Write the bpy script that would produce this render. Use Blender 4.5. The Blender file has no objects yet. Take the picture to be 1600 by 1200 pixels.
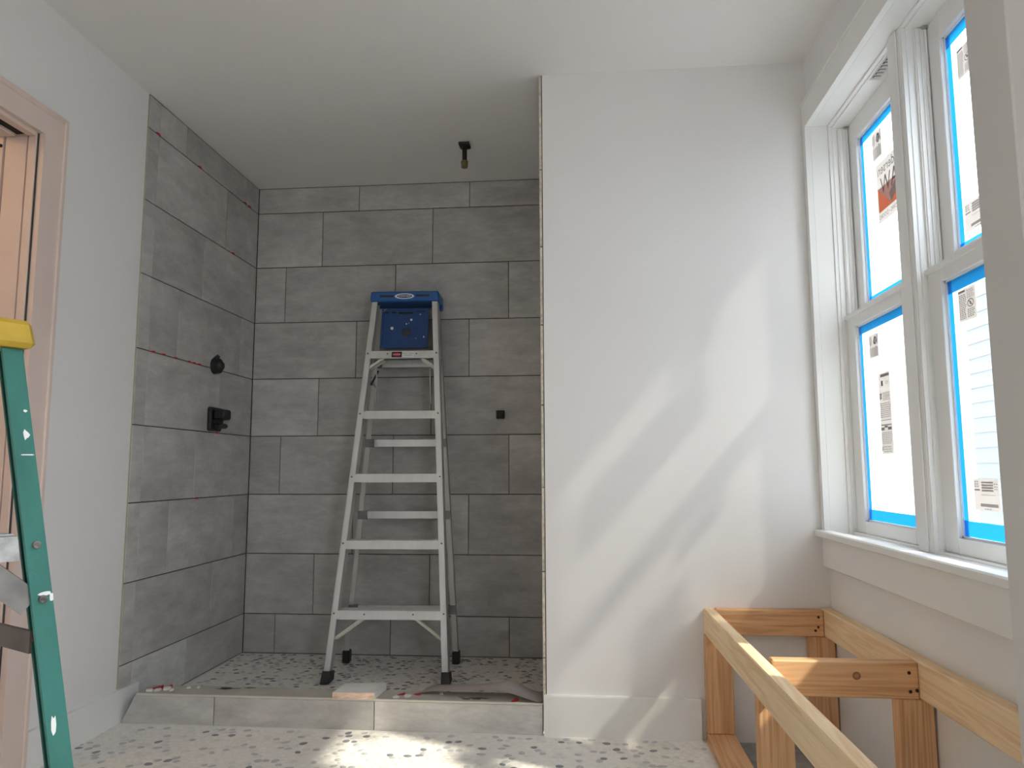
import bpy, bmesh, math, random
from mathutils import Vector, Matrix

random.seed(7)
scene = bpy.context.scene
COL = scene.collection

# ------------------------------------------------------------------ camera
CAM_H = 0.9425
F_PX = 1166.82
cd = bpy.data.cameras.new('camera')
cd.sensor_width = 36.0
cd.lens = F_PX / 1600 * 36.0
cd.clip_start = 0.02
cam = bpy.data.objects.new('camera', cd)
COL.objects.link(cam)
_r = Vector((0.99602842, 0.08898757, -0.00293392))
_u = Vector((0.01307827, -0.11363009, 0.99343704))
_f = Vector((-0.08807017, 0.9895299, 0.1143426))
cam.matrix_world = Matrix(((_r.x, _u.x, -_f.x, 0), (_r.y, _u.y, -_f.y, 0), (_r.z, _u.z, -_f.z, CAM_H), (0, 0, 0, 1)))
scene.camera = cam

# ------------------------------------------------------------------ light and exposure
scene.view_settings.view_transform = 'Standard'
scene.view_settings.look = 'None'
scene.view_settings.exposure = 0.66
scene.view_settings.gamma = 1.0
scene.view_settings.use_curve_mapping = False
scene.cycles.max_bounces = 14
scene.cycles.diffuse_bounces = 8
scene.cycles.transparent_max_bounces = 12
scene.cycles.sample_clamp_indirect = 6.0
scene.cycles.caustics_reflective = False
scene.cycles.caustics_refractive = False

world = bpy.data.worlds.new('sky')
scene.world = world
world.use_nodes = True
SKY_STRENGTH = 5.0
bg = world.node_tree.nodes['Background']
bg.inputs['Color'].default_value = (0.86, 0.915, 1.0, 1)
bg.inputs['Strength'].default_value = SKY_STRENGTH

SUN_DIR = Vector((-1.0, 0.43, -1.12)).normalized()
sd = bpy.data.lights.new('sun', 'SUN')
sd.energy = 5.3
sd.angle = math.radians(1.8)
sd.color = (1.0, 0.90, 0.75)
sun = bpy.data.objects.new('sun', sd)
sun.rotation_euler = SUN_DIR.to_track_quat('-Z', 'Y').to_euler()
sun.location = (6, -2, 8)
COL.objects.link(sun)


def portal(x, y0, y1, z0, z1):
    ld = bpy.data.lights.new('window_portal', 'AREA')
    ld.shape = 'RECTANGLE'
    ld.size = abs(y1 - y0)
    ld.size_y = abs(z1 - z0)
    ld.cycles.is_portal = True
    o = bpy.data.objects.new('window_portal', ld)
    o.location = (x, (y0 + y1) / 2, (z0 + z1) / 2)
    o.rotation_euler = Vector((-1, 0, 0)).to_track_quat('-Z', 'Z').to_euler()
    COL.objects.link(o)


# measured room (metres, camera above the origin, +Y into the picture)
XL, XR, XE = -1.761, 0.884, -0.1275
YF, YD, YREAR = 2.8126, 3.874, -1.7
ZC, ZSF, ZCT = 2.503, 0.008, 0.1025
ZFL = -0.006
WY0, WY1, WZ0, WZ1 = 1.555, 2.778, 0.700, 2.226     # double window
RY0, RY1, RZ0, RZ1 = -1.40, 0.25, 0.60, 2.226        # added unseen window beside and behind the camera, for fill light
portal(1.12, WY0, WY1, WZ0, WZ1)
portal(1.12, RY0, RY1, RZ0, RZ1)

# ------------------------------------------------------------------ helpers


def new_mat(name, color, rough=0.6, metal=0.0, spec=0.5, noise=None, bump=None, objvar=0.0):
    """noise=(scale, amount, stretch xyz); bump=(scale, strength)"""
    m = bpy.data.materials.new(name)
    m.use_nodes = True
    nt = m.node_tree
    b = nt.nodes['Principled BSDF']
    b.inputs['Base Color'].default_value = (*color, 1)
    b.inputs['Roughness'].default_value = rough
    b.inputs['Metallic'].default_value = metal
    b.inputs['Specular IOR Level'].default_value = spec
    if noise or bump:
        tc = nt.nodes.new('ShaderNodeTexCoord')
    if noise:
        sc, amt, st = noise
        mp = nt.nodes.new('ShaderNodeMapping')
        mp.inputs['Scale'].default_value = st
        nz = nt.nodes.new('ShaderNodeTexNoise')
        nz.inputs['Scale'].default_value = sc
        nz.inputs['Detail'].default_value = 6
        rp = nt.nodes.new('ShaderNodeMapRange')
        rp.inputs[1].default_value = 0.3
        rp.inputs[2].default_value = 0.7
        rp.inputs[3].default_value = 1 - amt
        rp.inputs[4].default_value = 1 + amt
        mx = nt.nodes.new('ShaderNodeMix')
        mx.data_type = 'RGBA'
        mx.blend_type = 'MULTIPLY'
        mx.inputs[0].default_value = 1
        mx.inputs[6].default_value = (*color, 1)
        nt.links.new(tc.outputs['Object'], mp.inputs[0])
        nt.links.new(mp.outputs[0], nz.inputs[0])
        nt.links.new(nz.outputs[0], rp.inputs[0])
        nt.links.new(rp.outputs[0], mx.inputs[7])
        nt.links.new(mx.outputs[2], b.inputs['Base Color'])
    if bump:
        n2 = nt.nodes.new('ShaderNodeTexNoise')
        n2.inputs['Scale'].default_value = bump[0]
        n2.inputs['Detail'].default_value = 4
        bp = nt.nodes.new('ShaderNodeBump')
        bp.inputs['Strength'].default_value = bump[1]
        bp.inputs['Distance'].default_value = 0.002
        nt.links.new(tc.outputs['Object'], n2.inputs[0])
        nt.links.new(n2.outputs[0], bp.inputs['Height'])
        nt.links.new(bp.outputs[0], b.inputs['Normal'])
    return m


def tile_mat(name, base):
    """concrete-look porcelain: each tile takes its own tone and its own streaks"""
    m = bpy.data.materials.new(name)
    m.use_nodes = True
    nt = m.node_tree
    N, Lk = nt.nodes, nt.links
    b = N['Principled BSDF']
    b.inputs['Roughness'].default_value = 0.48
    b.inputs['Specular IOR Level'].default_value = 0.35
    tc = N.new('ShaderNodeTexCoord')
    oi = N.new('ShaderNodeObjectInfo')
    mul = N.new('ShaderNodeMath')
    mul.operation = 'MULTIPLY'
    mul.inputs[1].default_value = 40
    Lk.new(oi.outputs['Random'], mul.inputs[0])
    add = N.new('ShaderNodeVectorMath')
    add.operation = 'ADD'
    Lk.new(tc.outputs['Object'], add.inputs[0])
    Lk.new(mul.outputs[0], add.inputs[1])
    fac = None
    for sc, st, amt in ((3.0, (1, 3, 1.8), 0.15), (9.0, (0.9, 8, 2.4), 0.12), (34.0, (0.8, 4, 2.2), 0.06)):
        mp = N.new('ShaderNodeMapping')
        mp.inputs['Scale'].default_value = st
        nz = N.new('ShaderNodeTexNoise')
        nz.inputs['Scale'].default_value = sc
        nz.inputs['Detail'].default_value = 5
        nz.inputs['Roughness'].default_value = 0.62
        rp = N.new('ShaderNodeMapRange')
        rp.inputs[1].default_value = 0.32
        rp.inputs[2].default_value = 0.68
        rp.inputs[3].default_value = 1 - amt
        rp.inputs[4].default_value = 1 + amt
        Lk.new(add.outputs[0], mp.inputs[0])
        Lk.new(mp.outputs[0], nz.inputs[0])
        Lk.new(nz.outputs[0], rp.inputs[0])
        if fac is None:
            fac = rp.outputs[0]
        else:
            q = N.new('ShaderNodeMath')
            q.operation = 'MULTIPLY'
            Lk.new(fac, q.inputs[0])
            Lk.new(rp.outputs[0], q.inputs[1])
            fac = q.outputs[0]
    rv = N.new('ShaderNodeMapRange')
    rv.inputs[3].default_value = 0.90
    rv.inputs[4].default_value = 1.10
    Lk.new(oi.outputs['Random'], rv.inputs[0])
    q = N.new('ShaderNodeMath')
    q.operation = 'MULTIPLY'
    Lk.new(fac, q.inputs[0])
    Lk.new(rv.outputs[0], q.inputs[1])
    mx = N.new('ShaderNodeMix')
    mx.data_type = 'RGBA'
    mx.blend_type = 'MULTIPLY'
    mx.inputs[0].default_value = 1
    mx.inputs[6].default_value = (*base, 1)
    Lk.new(q.outputs[0], mx.inputs[7])
    Lk.new(mx.outputs[2], b.inputs['Base Color'])
    return m


def wood_mat(name, light, dark):
    """growth-ring bands running along the board's own X axis"""
    m = bpy.data.materials.new(name)
    m.use_nodes = True
    nt = m.node_tree
    N, Lk = nt.nodes, nt.links
    b = N['Principled BSDF']
    b.inputs['Roughness'].default_value = 0.62
    b.inputs['Specular IOR Level'].default_value = 0.3
    tc = N.new('ShaderNodeTexCoord')
    oi = N.new('ShaderNodeObjectInfo')
    mul = N.new('ShaderNodeMath')
    mul.operation = 'MULTIPLY'
    mul.inputs[1].default_value = 23
    Lk.new(oi.outputs['Random'], mul.inputs[0])
    add = N.new('ShaderNodeVectorMath')
    add.operation = 'ADD'
    Lk.new(tc.outputs['Object'], add.inputs[0])
    Lk.new(mul.outputs[0], add.inputs[1])
    mp = N.new('ShaderNodeMapping')
    mp.inputs['Scale'].default_value = (1.3, 26, 26)
    nz = N.new('ShaderNodeTexNoise')
    nz.inputs['Scale'].default_value = 1.0
    nz.inputs['Detail'].default_value = 3
    nz.inputs['Distortion'].default_value = 0.6
    Lk.new(add.outputs[0], mp.inputs[0])
    Lk.new(mp.outputs[0], nz.inputs[0])
    sn = N.new('ShaderNodeMath')
    sn.operation = 'MULTIPLY'
    sn.inputs[1].default_value = 34
    Lk.new(nz.outputs[0], sn.inputs[0])
    s2 = N.new('ShaderNodeMath')
    s2.operation = 'SINE'
    Lk.new(sn.outputs[0], s2.inputs[0])
    mp2 = N.new('ShaderNodeMapping')
    mp2.inputs['Scale'].default_value = (4, 160, 160)
    n2 = N.new('ShaderNodeTexNoise')
    n2.inputs['Scale'].default_value = 1.0
    n2.inputs['Detail'].default_value = 4
    Lk.new(add.outputs[0], mp2.inputs[0])
    Lk.new(mp2.outputs[0], n2.inputs[0])
    r1 = N.new('ShaderNodeMapRange')
    r1.inputs[1].default_value = -1
    r1.inputs[2].default_value = 1
    r1.inputs[3].default_value = 0.0
    r1.inputs[4].default_value = 0.55
    Lk.new(s2.outputs[0], r1.inputs[0])
    r2 = N.new('ShaderNodeMapRange')
    r2.inputs[1].default_value = 0.3
    r2.inputs[2].default_value = 0.7
    r2.inputs[3].default_value = 0.0
    r2.inputs[4].default_value = 0.35
    Lk.new(n2.outputs[0], r2.inputs[0])
    sm = N.new('ShaderNodeMath')
    sm.operation = 'ADD'
    Lk.new(r1.outputs[0], sm.inputs[0])
    Lk.new(r2.outputs[0], sm.inputs[1])
    mx = N.new('ShaderNodeMix')
    mx.data_type = 'RGBA'
    mx.inputs[6].default_value = (*light, 1)
    mx.inputs[7].default_value = (*dark, 1)
    Lk.new(sm.outputs[0], mx.inputs[0])
    Lk.new(mx.outputs[2], b.inputs['Base Color'])
    return m


def film_glass(film):
    """clear pane with its protective film: most light passes straight, a little is scattered"""
    m = bpy.data.materials.new('filmed_glass_%d' % round(film * 100))
    m.use_nodes = True
    nt = m.node_tree
    N, Lk = nt.nodes, nt.links
    N.remove(N['Principled BSDF'])
    out = N['Material Output']
    tr = N.new('ShaderNodeBsdfTransparent')
    tr.inputs[0].default_value = (0.96, 0.98, 0.98, 1)
    tl = N.new('ShaderNodeBsdfTranslucent')
    tl.inputs[0].default_value = (0.9, 0.92, 0.92, 1)
    gl = N.new('ShaderNodeBsdfGlossy')
    gl.inputs['Roughness'].default_value = 0.05
    m1 = N.new('ShaderNodeMixShader')
    m1.inputs[0].default_value = film
    m2 = N.new('ShaderNodeMixShader')
    m2.inputs[0].default_value = 0.05
    Lk.new(tr.outputs[0], m1.inputs[1])
    Lk.new(tl.outputs[0], m1.inputs[2])
    Lk.new(m1.outputs[0], m2.inputs[1])
    Lk.new(gl.outputs[0], m2.inputs[2])
    Lk.new(m2.outputs[0], out.inputs[0])
    return m


def thin_mat(name, color, trans=0.5, tcolor=None):
    """thin sheet that both reflects and lets light glow through"""
    m = bpy.data.materials.new(name)
    m.use_nodes = True
    nt = m.node_tree
    N, Lk = nt.nodes, nt.links
    N.remove(N['Principled BSDF'])
    df = N.new('ShaderNodeBsdfDiffuse')
    df.inputs[0].default_value = (*color, 1)
    tl = N.new('ShaderNodeBsdfTranslucent')
    tl.inputs[0].default_value = (*(tcolor or color), 1)
    mx = N.new('ShaderNodeMixShader')
    mx.inputs[0].default_value = trans
    Lk.new(df.outputs[0], mx.inputs[1])
    Lk.new(tl.outputs[0], mx.inputs[2])
    Lk.new(mx.outputs[0], N['Material Output'].inputs[0])
    return m


WHITE = new_mat('white_wall_paint', (0.80, 0.79, 0.785), 0.75, spec=0.25, bump=(140, 0.05))
CEIL = new_mat('ceiling_paint', (0.81, 0.80, 0.79), 0.85, spec=0.2, bump=(120, 0.05))
TRIM = new_mat('white_trim_paint', (0.82, 0.82, 0.80), 0.42, spec=0.4)
VINYL = new_mat('white_vinyl', (0.84, 0.84, 0.83), 0.35, spec=0.4)
BEIGE = new_mat('primed_casing', (0.74, 0.61, 0.55), 0.5, spec=0.35, noise=(6, 0.04, (1, 1, 1)))
DARKGAP = new_mat('dark_gap', (0.02, 0.02, 0.02), 0.9)
GROOVE = new_mat('shadow_groove', (0.07, 0.06, 0.05), 0.9)
THINSET = new_mat('thinset', (0.06, 0.058, 0.055), 0.95, noise=(40, 0.3, (1, 1, 1)))
CREAM = new_mat('tile_body', (0.62, 0.56, 0.45), 0.8, noise=(60, 0.25, (1, 1, 1)))
TILE = tile_mat('concrete_look_tile', (0.47, 0.46, 0.445))
TILE_L = tile_mat('pale_concrete_look_tile', (0.60, 0.595, 0.585))
CURBTILE = tile_mat('curb_tile', (0.56, 0.545, 0.515))
CURBTOP = new_mat('curb_top_board', (0.47, 0.45, 0.39), 0.7, noise=(9, 0.14, (1, 1, 1)))
GROUT = new_mat('white_grout', (0.78, 0.765, 0.72), 0.9, noise=(50, 0.06, (1, 1, 1)))
CEMENT = new_mat('cement_board', (0.30, 0.30, 0.29), 0.95, noise=(30, 0.2, (1, 1, 1)))
PEB = [new_mat('white_pebble', (0.80, 0.77, 0.71), 0.5, noise=(60, 0.06, (1, 1, 1))),
       new_mat('pearl_pebble', (0.70, 0.68, 0.65), 0.5, noise=(60, 0.08, (1, 1, 1))),
       new_mat('grey_pebble', (0.50, 0.495, 0.50), 0.5, noise=(60, 0.12, (1, 1, 1))),
       new_mat('slate_pebble', (0.24, 0.24, 0.265), 0.5, noise=(60, 0.2, (1, 1, 1)))]
WOOD = wood_mat('pale_lumber', (0.92, 0.72, 0.48), (0.76, 0.52, 0.28))
WOOD_R = wood_mat('reddish_lumber', (0.80, 0.50, 0.28), (0.54, 0.27, 0.12))
NAIL = new_mat('nail_steel', (0.04, 0.035, 0.03), 0.5, metal=0.6)
ALU = new_mat('brushed_aluminium', (0.66, 0.665, 0.66), 0.38, metal=0.75, noise=(30, 0.06, (1, 1, 0.2)))
ALU_D = new_mat('dull_aluminium', (0.48, 0.48, 0.46), 0.5, metal=0.7)
ALU_W = new_mat('paint_worn_aluminium', (0.42, 0.42, 0.41), 0.6, metal=0.2, noise=(60, 0.3, (1, 1, 1)))
ZINC = new_mat('zinc_brace', (0.60, 0.60, 0.52), 0.35, metal=0.85)
RIVET = new_mat('rivet', (0.20, 0.20, 0.20), 0.4, metal=0.8)
BLUE = new_mat('blue_plastic', (0.012, 0.10, 0.34), 0.45, noise=(30, 0.06, (1, 1, 1)))
BLUE_D = new_mat('dark_blue_plastic', (0.012, 0.06, 0.22), 0.5)
BLUE_S = new_mat('shaded_shelf_blue', (0.012, 0.055, 0.19), 0.5, noise=(40, 0.1, (1, 1, 1)))  # cap blue darkened, the shelf's shade is put into the colour
BLACK = new_mat('black_plastic', (0.012, 0.012, 0.013), 0.5)
IRON = new_mat('black_iron', (0.03, 0.026, 0.022), 0.5, metal=0.5)
BRASS = new_mat('dull_brass', (0.20, 0.16, 0.07), 0.5, metal=0.6)
INK = new_mat('black_ink', (0.03, 0.03, 0.035), 0.8)
WHITEINK = new_mat('white_ink', (0.8, 0.8, 0.8), 0.7)
REDINK = new_mat('red_ink', (0.55, 0.03, 0.04), 0.7)
RED = new_mat('red_plastic', (0.42, 0.02, 0.025), 0.45)
SCRAPW = new_mat('white_scrap', (0.78, 0.77, 0.74), 0.8)
GREEN = new_mat('green_fibreglass', (0.028, 0.155, 0.125), 0.55, noise=(26, 0.14, (1, 1, 0.3)), bump=(200, 0.2))
GREEN_D = new_mat('shaded_green_fibreglass', (0.008, 0.075, 0.06), 0.6)  # same fibreglass, with the channel's inner shade put into the colour
YELLOW = new_mat('yellow_plastic', (0.44, 0.29, 0.025), 0.55, noise=(25, 0.18, (1, 1, 1)))
STEEL = new_mat('worn_steel', (0.20, 0.19, 0.18), 0.45, metal=0.7, noise=(18, 0.35, (1, 1, 1)))
RUST = new_mat('brown_steel', (0.13, 0.10, 0.085), 0.6, metal=0.4, noise=(18, 0.3, (1, 1, 1)))
PAINT = new_mat('dried_white_paint', (0.80, 0.80, 0.78), 0.7)
ENDGRAIN = new_mat('orange_end_grain', (0.82, 0.60, 0.46), 0.8, noise=(30, 0.3, (1, 4, 4)))
PRIMED = new_mat('primed_board', (0.80, 0.79, 0.76), 0.6)
PAPER = thin_mat('grey_paper', (0.64, 0.58, 0.57), 0.2)
GLASS_M, GLASS_C = film_glass(0.58), film_glass(0.08)   # far window's film made milkier to weaken its sun streaks, near one clearer
TAPE = thin_mat('blue_masking_tape', (0.10, 0.38, 0.66), 0.6, (0.11, 0.64, 0.96))
LABEL = thin_mat('label_paper', (0.76, 0.74, 0.72), 0.48, (0.85, 0.82, 0.80))
PRINT = thin_mat('label_print', (0.28, 0.26, 0.27), 0.25, (0.3, 0.28, 0.3))
PRINT_L = thin_mat('label_print_pale', (0.50, 0.47, 0.48), 0.28, (0.5, 0.48, 0.5))
ORANGE = thin_mat('label_orange', (0.76, 0.32, 0.22), 0.45, (0.9, 0.25, 0.12))
SIDING = new_mat('pale_siding', (0.075, 0.10, 0.12), 0.8)
EARTH = new_mat('outdoor_ground', (0.12, 0.125, 0.10), 0.95, noise=(2, 0.3, (1, 1, 1)))


def box(bm, x0, x1, y0, y1, z0, z1, mi=0, M=None, bevel=0.0):
    vs = [bm.verts.new((x, y, z)) for z in (z0, z1) for y in (y0, y1) for x in (x0, x1)]
    fs = []
    for q in ((0, 2, 3, 1), (4, 5, 7, 6), (0, 1, 5, 4), (2, 6, 7, 3), (0, 4, 6, 2), (1, 3, 7, 5)):
        f = bm.faces.new([vs[i] for i in q])
        f.material_index = mi
        fs.append(f)
    if bevel:
        es = {e for f in fs for e in f.edges}
        r = bmesh.ops.bevel(bm, geom=list(es), offset=bevel, segments=1, affect='EDGES')
        vs = list({v for f in r['faces'] for v in f.verts} | {v for v in vs if v.is_valid})
        for f in r['faces']:
            f.material_index = mi
    if M is not None:
        for v in vs:
            v.co = M @ v.co
    return vs


def prism(bm, pts, d, mi=0):
    """extrude the 3-D polygon pts along vector d"""
    d = Vector(d)
    a = [bm.verts.new(Vector(p)) for p in pts]
    b = [bm.verts.new(Vector(p) + d) for p in pts]
    n = len(pts)
    fs = [bm.faces.new(a[::-1]), bm.faces.new(b)]
    for i in range(n):
        fs.append(bm.faces.new((a[i], a[(i + 1) % n], b[(i + 1) % n], b[i])))
    for f in fs:
        f.material_index = mi
    return a + b


def cyl(bm, p0, p1, r0, r1=None, seg=14, mi=0):
    p0, p1 = Vector(p0), Vector(p1)
    r1 = r0 if r1 is None else r1
    ax = (p1 - p0).normalized()
    q = ax.to_track_quat('Z', 'Y')
    ra, rb = [], []
    for i in range(seg):
        a = 2 * math.pi * i / seg
        o = q @ Vector((math.cos(a), math.sin(a), 0))
        ra.append(bm.verts.new(p0 + o * r0))
        rb.append(bm.verts.new(p1 + o * r1))
    fs = [bm.faces.new(ra[::-1]), bm.faces.new(rb)]
    for i in range(seg):
        fs.append(bm.faces.new((ra[i], ra[(i + 1) % seg], rb[(i + 1) % seg], rb[i])))
    for f in fs:
        f.material_index = mi


def bar(bm, p0, p1, w, t, up=(0, 0, 1), mi=0):
    """rectangular bar from p0 to p1: w across 'up' side, t along the remaining axis"""
    p0, p1, up = Vector(p0), Vector(p1), Vector(up)
    ax = (p1 - p0).normalized()
    s = ax.cross(up).normalized()
    u = s.cross(ax).normalized()
    pts = [p0 + s * (a * w / 2) + u * (b * t / 2) for a, b in ((-1, -1), (1, -1), (1, 1), (-1, 1))]
    prism(bm, pts, p1 - p0, mi)


SPLIT = {'slot', 'end_bracket', 'paint_spot', 'rivet', 'stain', 'paint_smear', 'spreader', 'brace'}


def finish(name, bm, mats, parent=None, smooth=False):
    if name in SPLIT:
        isl, seen = [], set()
        for f in bm.faces:
            if f in seen:
                continue
            st, cur = [f], []
            seen.add(f)
            while st:
                g = st.pop()
                cur.append(g)
                for v in g.verts:
                    for h in v.link_faces:
                        if h not in seen:
                            seen.add(h)
                            st.append(h)
            isl.append(cur)
        if len(isl) > 1:
            out = None
            for cur in isl:
                nb = bmesh.new()
                mp = {}
                for f in cur:
                    for v in f.verts:
                        if v not in mp:
                            mp[v] = nb.verts.new(v.co)
                for f in cur:
                    nf = nb.faces.new([mp[v] for v in f.verts])
                    nf.material_index = f.material_index
                out = finish_one(name, nb, mats, parent, smooth)
            bm.free()
            return out
    return finish_one(name, bm, mats, parent, smooth)


def finish_one(name, bm, mats, parent=None, smooth=False):
    bmesh.ops.recalc_face_normals(bm, faces=bm.faces)
    me = bpy.data.meshes.new(name)
    bm.to_mesh(me)
    bm.free()
    for m in (mats if isinstance(mats, (list, tuple)) else [mats]):
        me.materials.append(m)
    if smooth:
        for p in me.polygons:
            p.use_smooth = True
    return link(name, me, parent)


def link(name, me, parent=None):
    o = bpy.data.objects.new(name, me)
    COL.objects.link(o)
    if parent:
        o.parent = parent
    return o


def boxes(name, mats, parent, *bs, bevel=0.0):
    bm = bmesh.new()
    for b in bs:
        box(bm, *b[:6], mi=(b[6] if len(b) > 6 else 0), bevel=bevel)
    return finish(name, bm, mats, parent)


def tag(o, label=None, cat=None, group=None, kind=None):
    if label:
        o['label'] = label
    if cat:
        o['category'] = cat
    if group:
        o['group'] = group
    if kind:
        o['kind'] = kind
    return o


def thing(name, loc, label, cat, rz=0.0, group=None):
    o = bpy.data.objects.new(name, None)
    o.empty_display_size = 0.05
    o.location = loc
    o.rotation_euler = (0, 0, rz)
    COL.objects.link(o)
    return tag(o, label, cat, group)


def text_into(bm, s, size, M, mi=0, align='CENTER', squash=1.0):
    """flat lettering added to bm; text plane is local XY, mapped by matrix M"""
    cu = bpy.data.curves.new('lettering', 'FONT')
    cu.body = s
    cu.size = size
    cu.align_x = align
    cu.align_y = 'CENTER'
    cu.resolution_u = 2
    ob = bpy.data.objects.new('lettering', cu)
    COL.objects.link(ob)
    dg = bpy.context.evaluated_depsgraph_get()
    me = ob.evaluated_get(dg).to_mesh()
    base = [bm.verts.new(M @ Vector((v.co.x * squash, v.co.y, 0))) for v in me.vertices]
    for p in me.polygons:
        try:
            f = bm.faces.new([base[i] for i in p.vertices])
            f.material_index = mi
        except ValueError:
            pass
    ob.evaluated_get(dg).to_mesh_clear()
    bpy.data.objects.remove(ob)
    bpy.data.curves.remove(cu)


# ------------------------------------------------------------------ room shell
floor = boxes('floor', [GROUT, CEMENT], None, (XL - 0.2, 0.437, YREAR, YF + 0.02, -0.08, ZFL),
              (0.437, 1.1, YREAR, YF + 0.02, -0.08, ZFL - 0.006, 1))
tag(floor, 'main floor of small white and grey pebbles set in pale grout', 'floor', kind='structure')
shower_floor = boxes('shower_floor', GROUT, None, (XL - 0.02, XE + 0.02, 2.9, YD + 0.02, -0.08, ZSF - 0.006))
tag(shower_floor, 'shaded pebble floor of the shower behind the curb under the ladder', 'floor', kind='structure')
ceiling = boxes('ceiling', CEIL, None, (XL - 0.3, XR + 0.3, YREAR - 0.1, YD + 0.15, ZC, ZC + 0.1))
tag(ceiling, 'flat white ceiling running over the room and the shower', 'ceiling', kind='structure')

DY0, DY1, DZ = 1.40, 2.214, 2.055   # door opening in the left wall
wall_left = boxes('wall_left', [WHITE, THINSET], None,
                  (XL - 0.14, XL, YREAR - 0.1, DY0, -0.08, ZC),
                  (XL - 0.14, XL, DY0, DY1, DZ, ZC),
                  (XL - 0.14, XL, DY1, YD + 0.14, -0.08, ZC),
                  (XL, XL + 0.0015, 2.808, YD, 0.0, ZC, 1))
tag(wall_left, 'white left wall with the door opening and grey shower tiles', 'wall', kind='structure')
wall_back = boxes('wall_back', [WHITE, THINSET], None, (XL - 0.14, XR + 0.3, YD + 0.01, YD + 0.14, -0.08, ZC),
                  (XL, XE, YD + 0.004, YD + 0.01, -0.02, ZC, 1))
tag(wall_back, 'grey tiled back wall of the shower behind the aluminium ladder', 'wall', kind='structure')
wall_front = boxes('wall_front', [WHITE, THINSET], None, (XE, XR + 0.3, YF, YD + 0.01, -0.08, ZC),
                   (XE - 0.003, XE, YF + 0.006, YD + 0.004, -0.02, ZC, 1))
tag(wall_front, 'plain white wall between the shower and the windows', 'wall', kind='structure')
wall_right = boxes('wall_right', WHITE, None,
                   (XR, XR + 0.16, YREAR - 0.1, RY0, -0.08, ZC),
                   (XR, XR + 0.16, RY0, RY1, -0.08, RZ0), (XR, XR + 0.16, RY0, RY1, RZ1, ZC),
                   (XR, XR + 0.16, RY1, WY0, -0.08, ZC),
                   (XR, XR + 0.16, WY0, WY1 + 0.004, -0.08, WZ0), (XR, XR + 0.16, WY0, WY1 + 0.004, WZ1 + 0.004, ZC),
                   (XR, XR + 0.16, WY1 + 0.004, YF + 0.01, -0.08, ZC))
tag(wall_right, 'white right wall around and below the tall windows', 'wall', kind='structure')
wall_rear = boxes('wall_rear', WHITE, None, (XL - 0.14, XR + 0.16, YREAR - 0.14, YREAR, -0.08, ZC))
tag(wall_rear, 'white wall behind the viewer, opposite the shower', 'wall', kind='structure')
wall_near = boxes('wall_near', new_mat('shaded_wall_grey', (0.62, 0.605, 0.585), 0.8, spec=0.2), None, (0.686, XR, 1.18, 1.30, ZFL, ZC), bevel=0.003)  # wall colour darkened so the short wall reads as shaded
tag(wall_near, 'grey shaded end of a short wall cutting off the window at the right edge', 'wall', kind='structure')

# ------------------------------------------------------------------ tiles (each one a part of its wall)
GAP_H, GAP_V, TH = 0.0042, 0.0032, 0.007
tile_cache = {}


def tile_mesh(w, h, mat, th=TH):
    k = (round(w, 3), round(h, 3), mat.name, th)
    if k not in tile_cache:
        bm = bmesh.new()
        c = 0.0012
        bk = [bm.verts.new((x, th, z)) for x, z in ((0, 0), (w, 0), (w, h), (0, h))]
        md = [bm.verts.new((x, c, z)) for x, z in ((0, 0), (w, 0), (w, h), (0, h))]
        fr = [bm.verts.new((x, 0, z)) for x, z in ((c, c), (w - c, c), (w - c, h - c), (c, h - c))]
        bm.faces.new(fr)
        bm.faces.new(bk[::-1])
        for a, b in ((md, fr), (bk, md)):
            for i in range(4):
                bm.faces.new((a[i], a[(i + 1) % 4], b[(i + 1) % 4], b[i]))
        bmesh.ops.recalc_face_normals(bm, faces=bm.faces)
        me = bpy.data.meshes.new('tile')
        bm.to_mesh(me)
        bm.free()
        me.materials.append(mat)
        tile_cache[k] = me
    return tile_cache[k]


ROWZ = [ZC - 0.002] + [2.3579 - 0.308 * k for k in range(8)]


def tile_rows(parent, a0, a1, rows, place, joints, z_last):
    zs = list(rows) + [z_last]
    for r in range(len(zs) - 1):
        z1, z0 = zs[r], zs[r + 1]
        xs = [a0] + [j for j in joints(r) if a0 + 0.012 < j < a1 - 0.012] + [a1]
        for i in range(len(xs) - 1):
            w = xs[i + 1] - xs[i] - GAP_V
            h = z1 - z0 - GAP_H
            place(parent, xs[i] + GAP_V / 2, z0 + GAP_H / 2, w, h, r, i)


def place_back(parent, x, z, w, h, r, i):
    o = link('tile', tile_mesh(w, h, TILE), parent)
    o.location = (x, YD + random.uniform(-0.0006, 0.0006), z)


base_b = [-1.185, -1.386, -1.587]
tile_rows(wall_back, XL + 0.0066, XE - 0.013, ROWZ, place_back,
          lambda r: [base_b[r % 3] + 0.6125 * k for k in range(-1, 4)], 0.004)


def place_left(parent, y, z, w, h, r, i):
    m = TILE_L if (r == 8 and i == 1) else TILE
    o = link('tile', tile_mesh(w, h, m), parent)
    o.rotation_euler = (0, 0, math.radians(90))
    o.location = (XL + 0.005 + random.uniform(-0.0005, 0.0005), y, z)


base_l = [3.105, 3.51, 3.303]
tile_rows(wall_left, 2.806, YD - 0.001, ROWZ, place_left,
          lambda r: [2.887] + [y for y in (base_l[r % 3] + 0.6125 * k for k in (-1, 0, 1)) if y > 2.95], 0.004)


def place_inner(parent, y, z, w, h, r, i):
    o = link('tile', tile_mesh(w, h, TILE, 0.010), parent)
    o.data.materials.clear()
    o.data.materials.append(TILE)
    o.data.materials.append(CREAM)
    for p in o.data.polygons:
        p.material_index = 1 if abs(p.normal.x) > 0.9 else 0
    o.rotation_euler = (0, 0, math.radians(-90))
    o.location = (XE - 0.0135, y + w, z)


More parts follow.
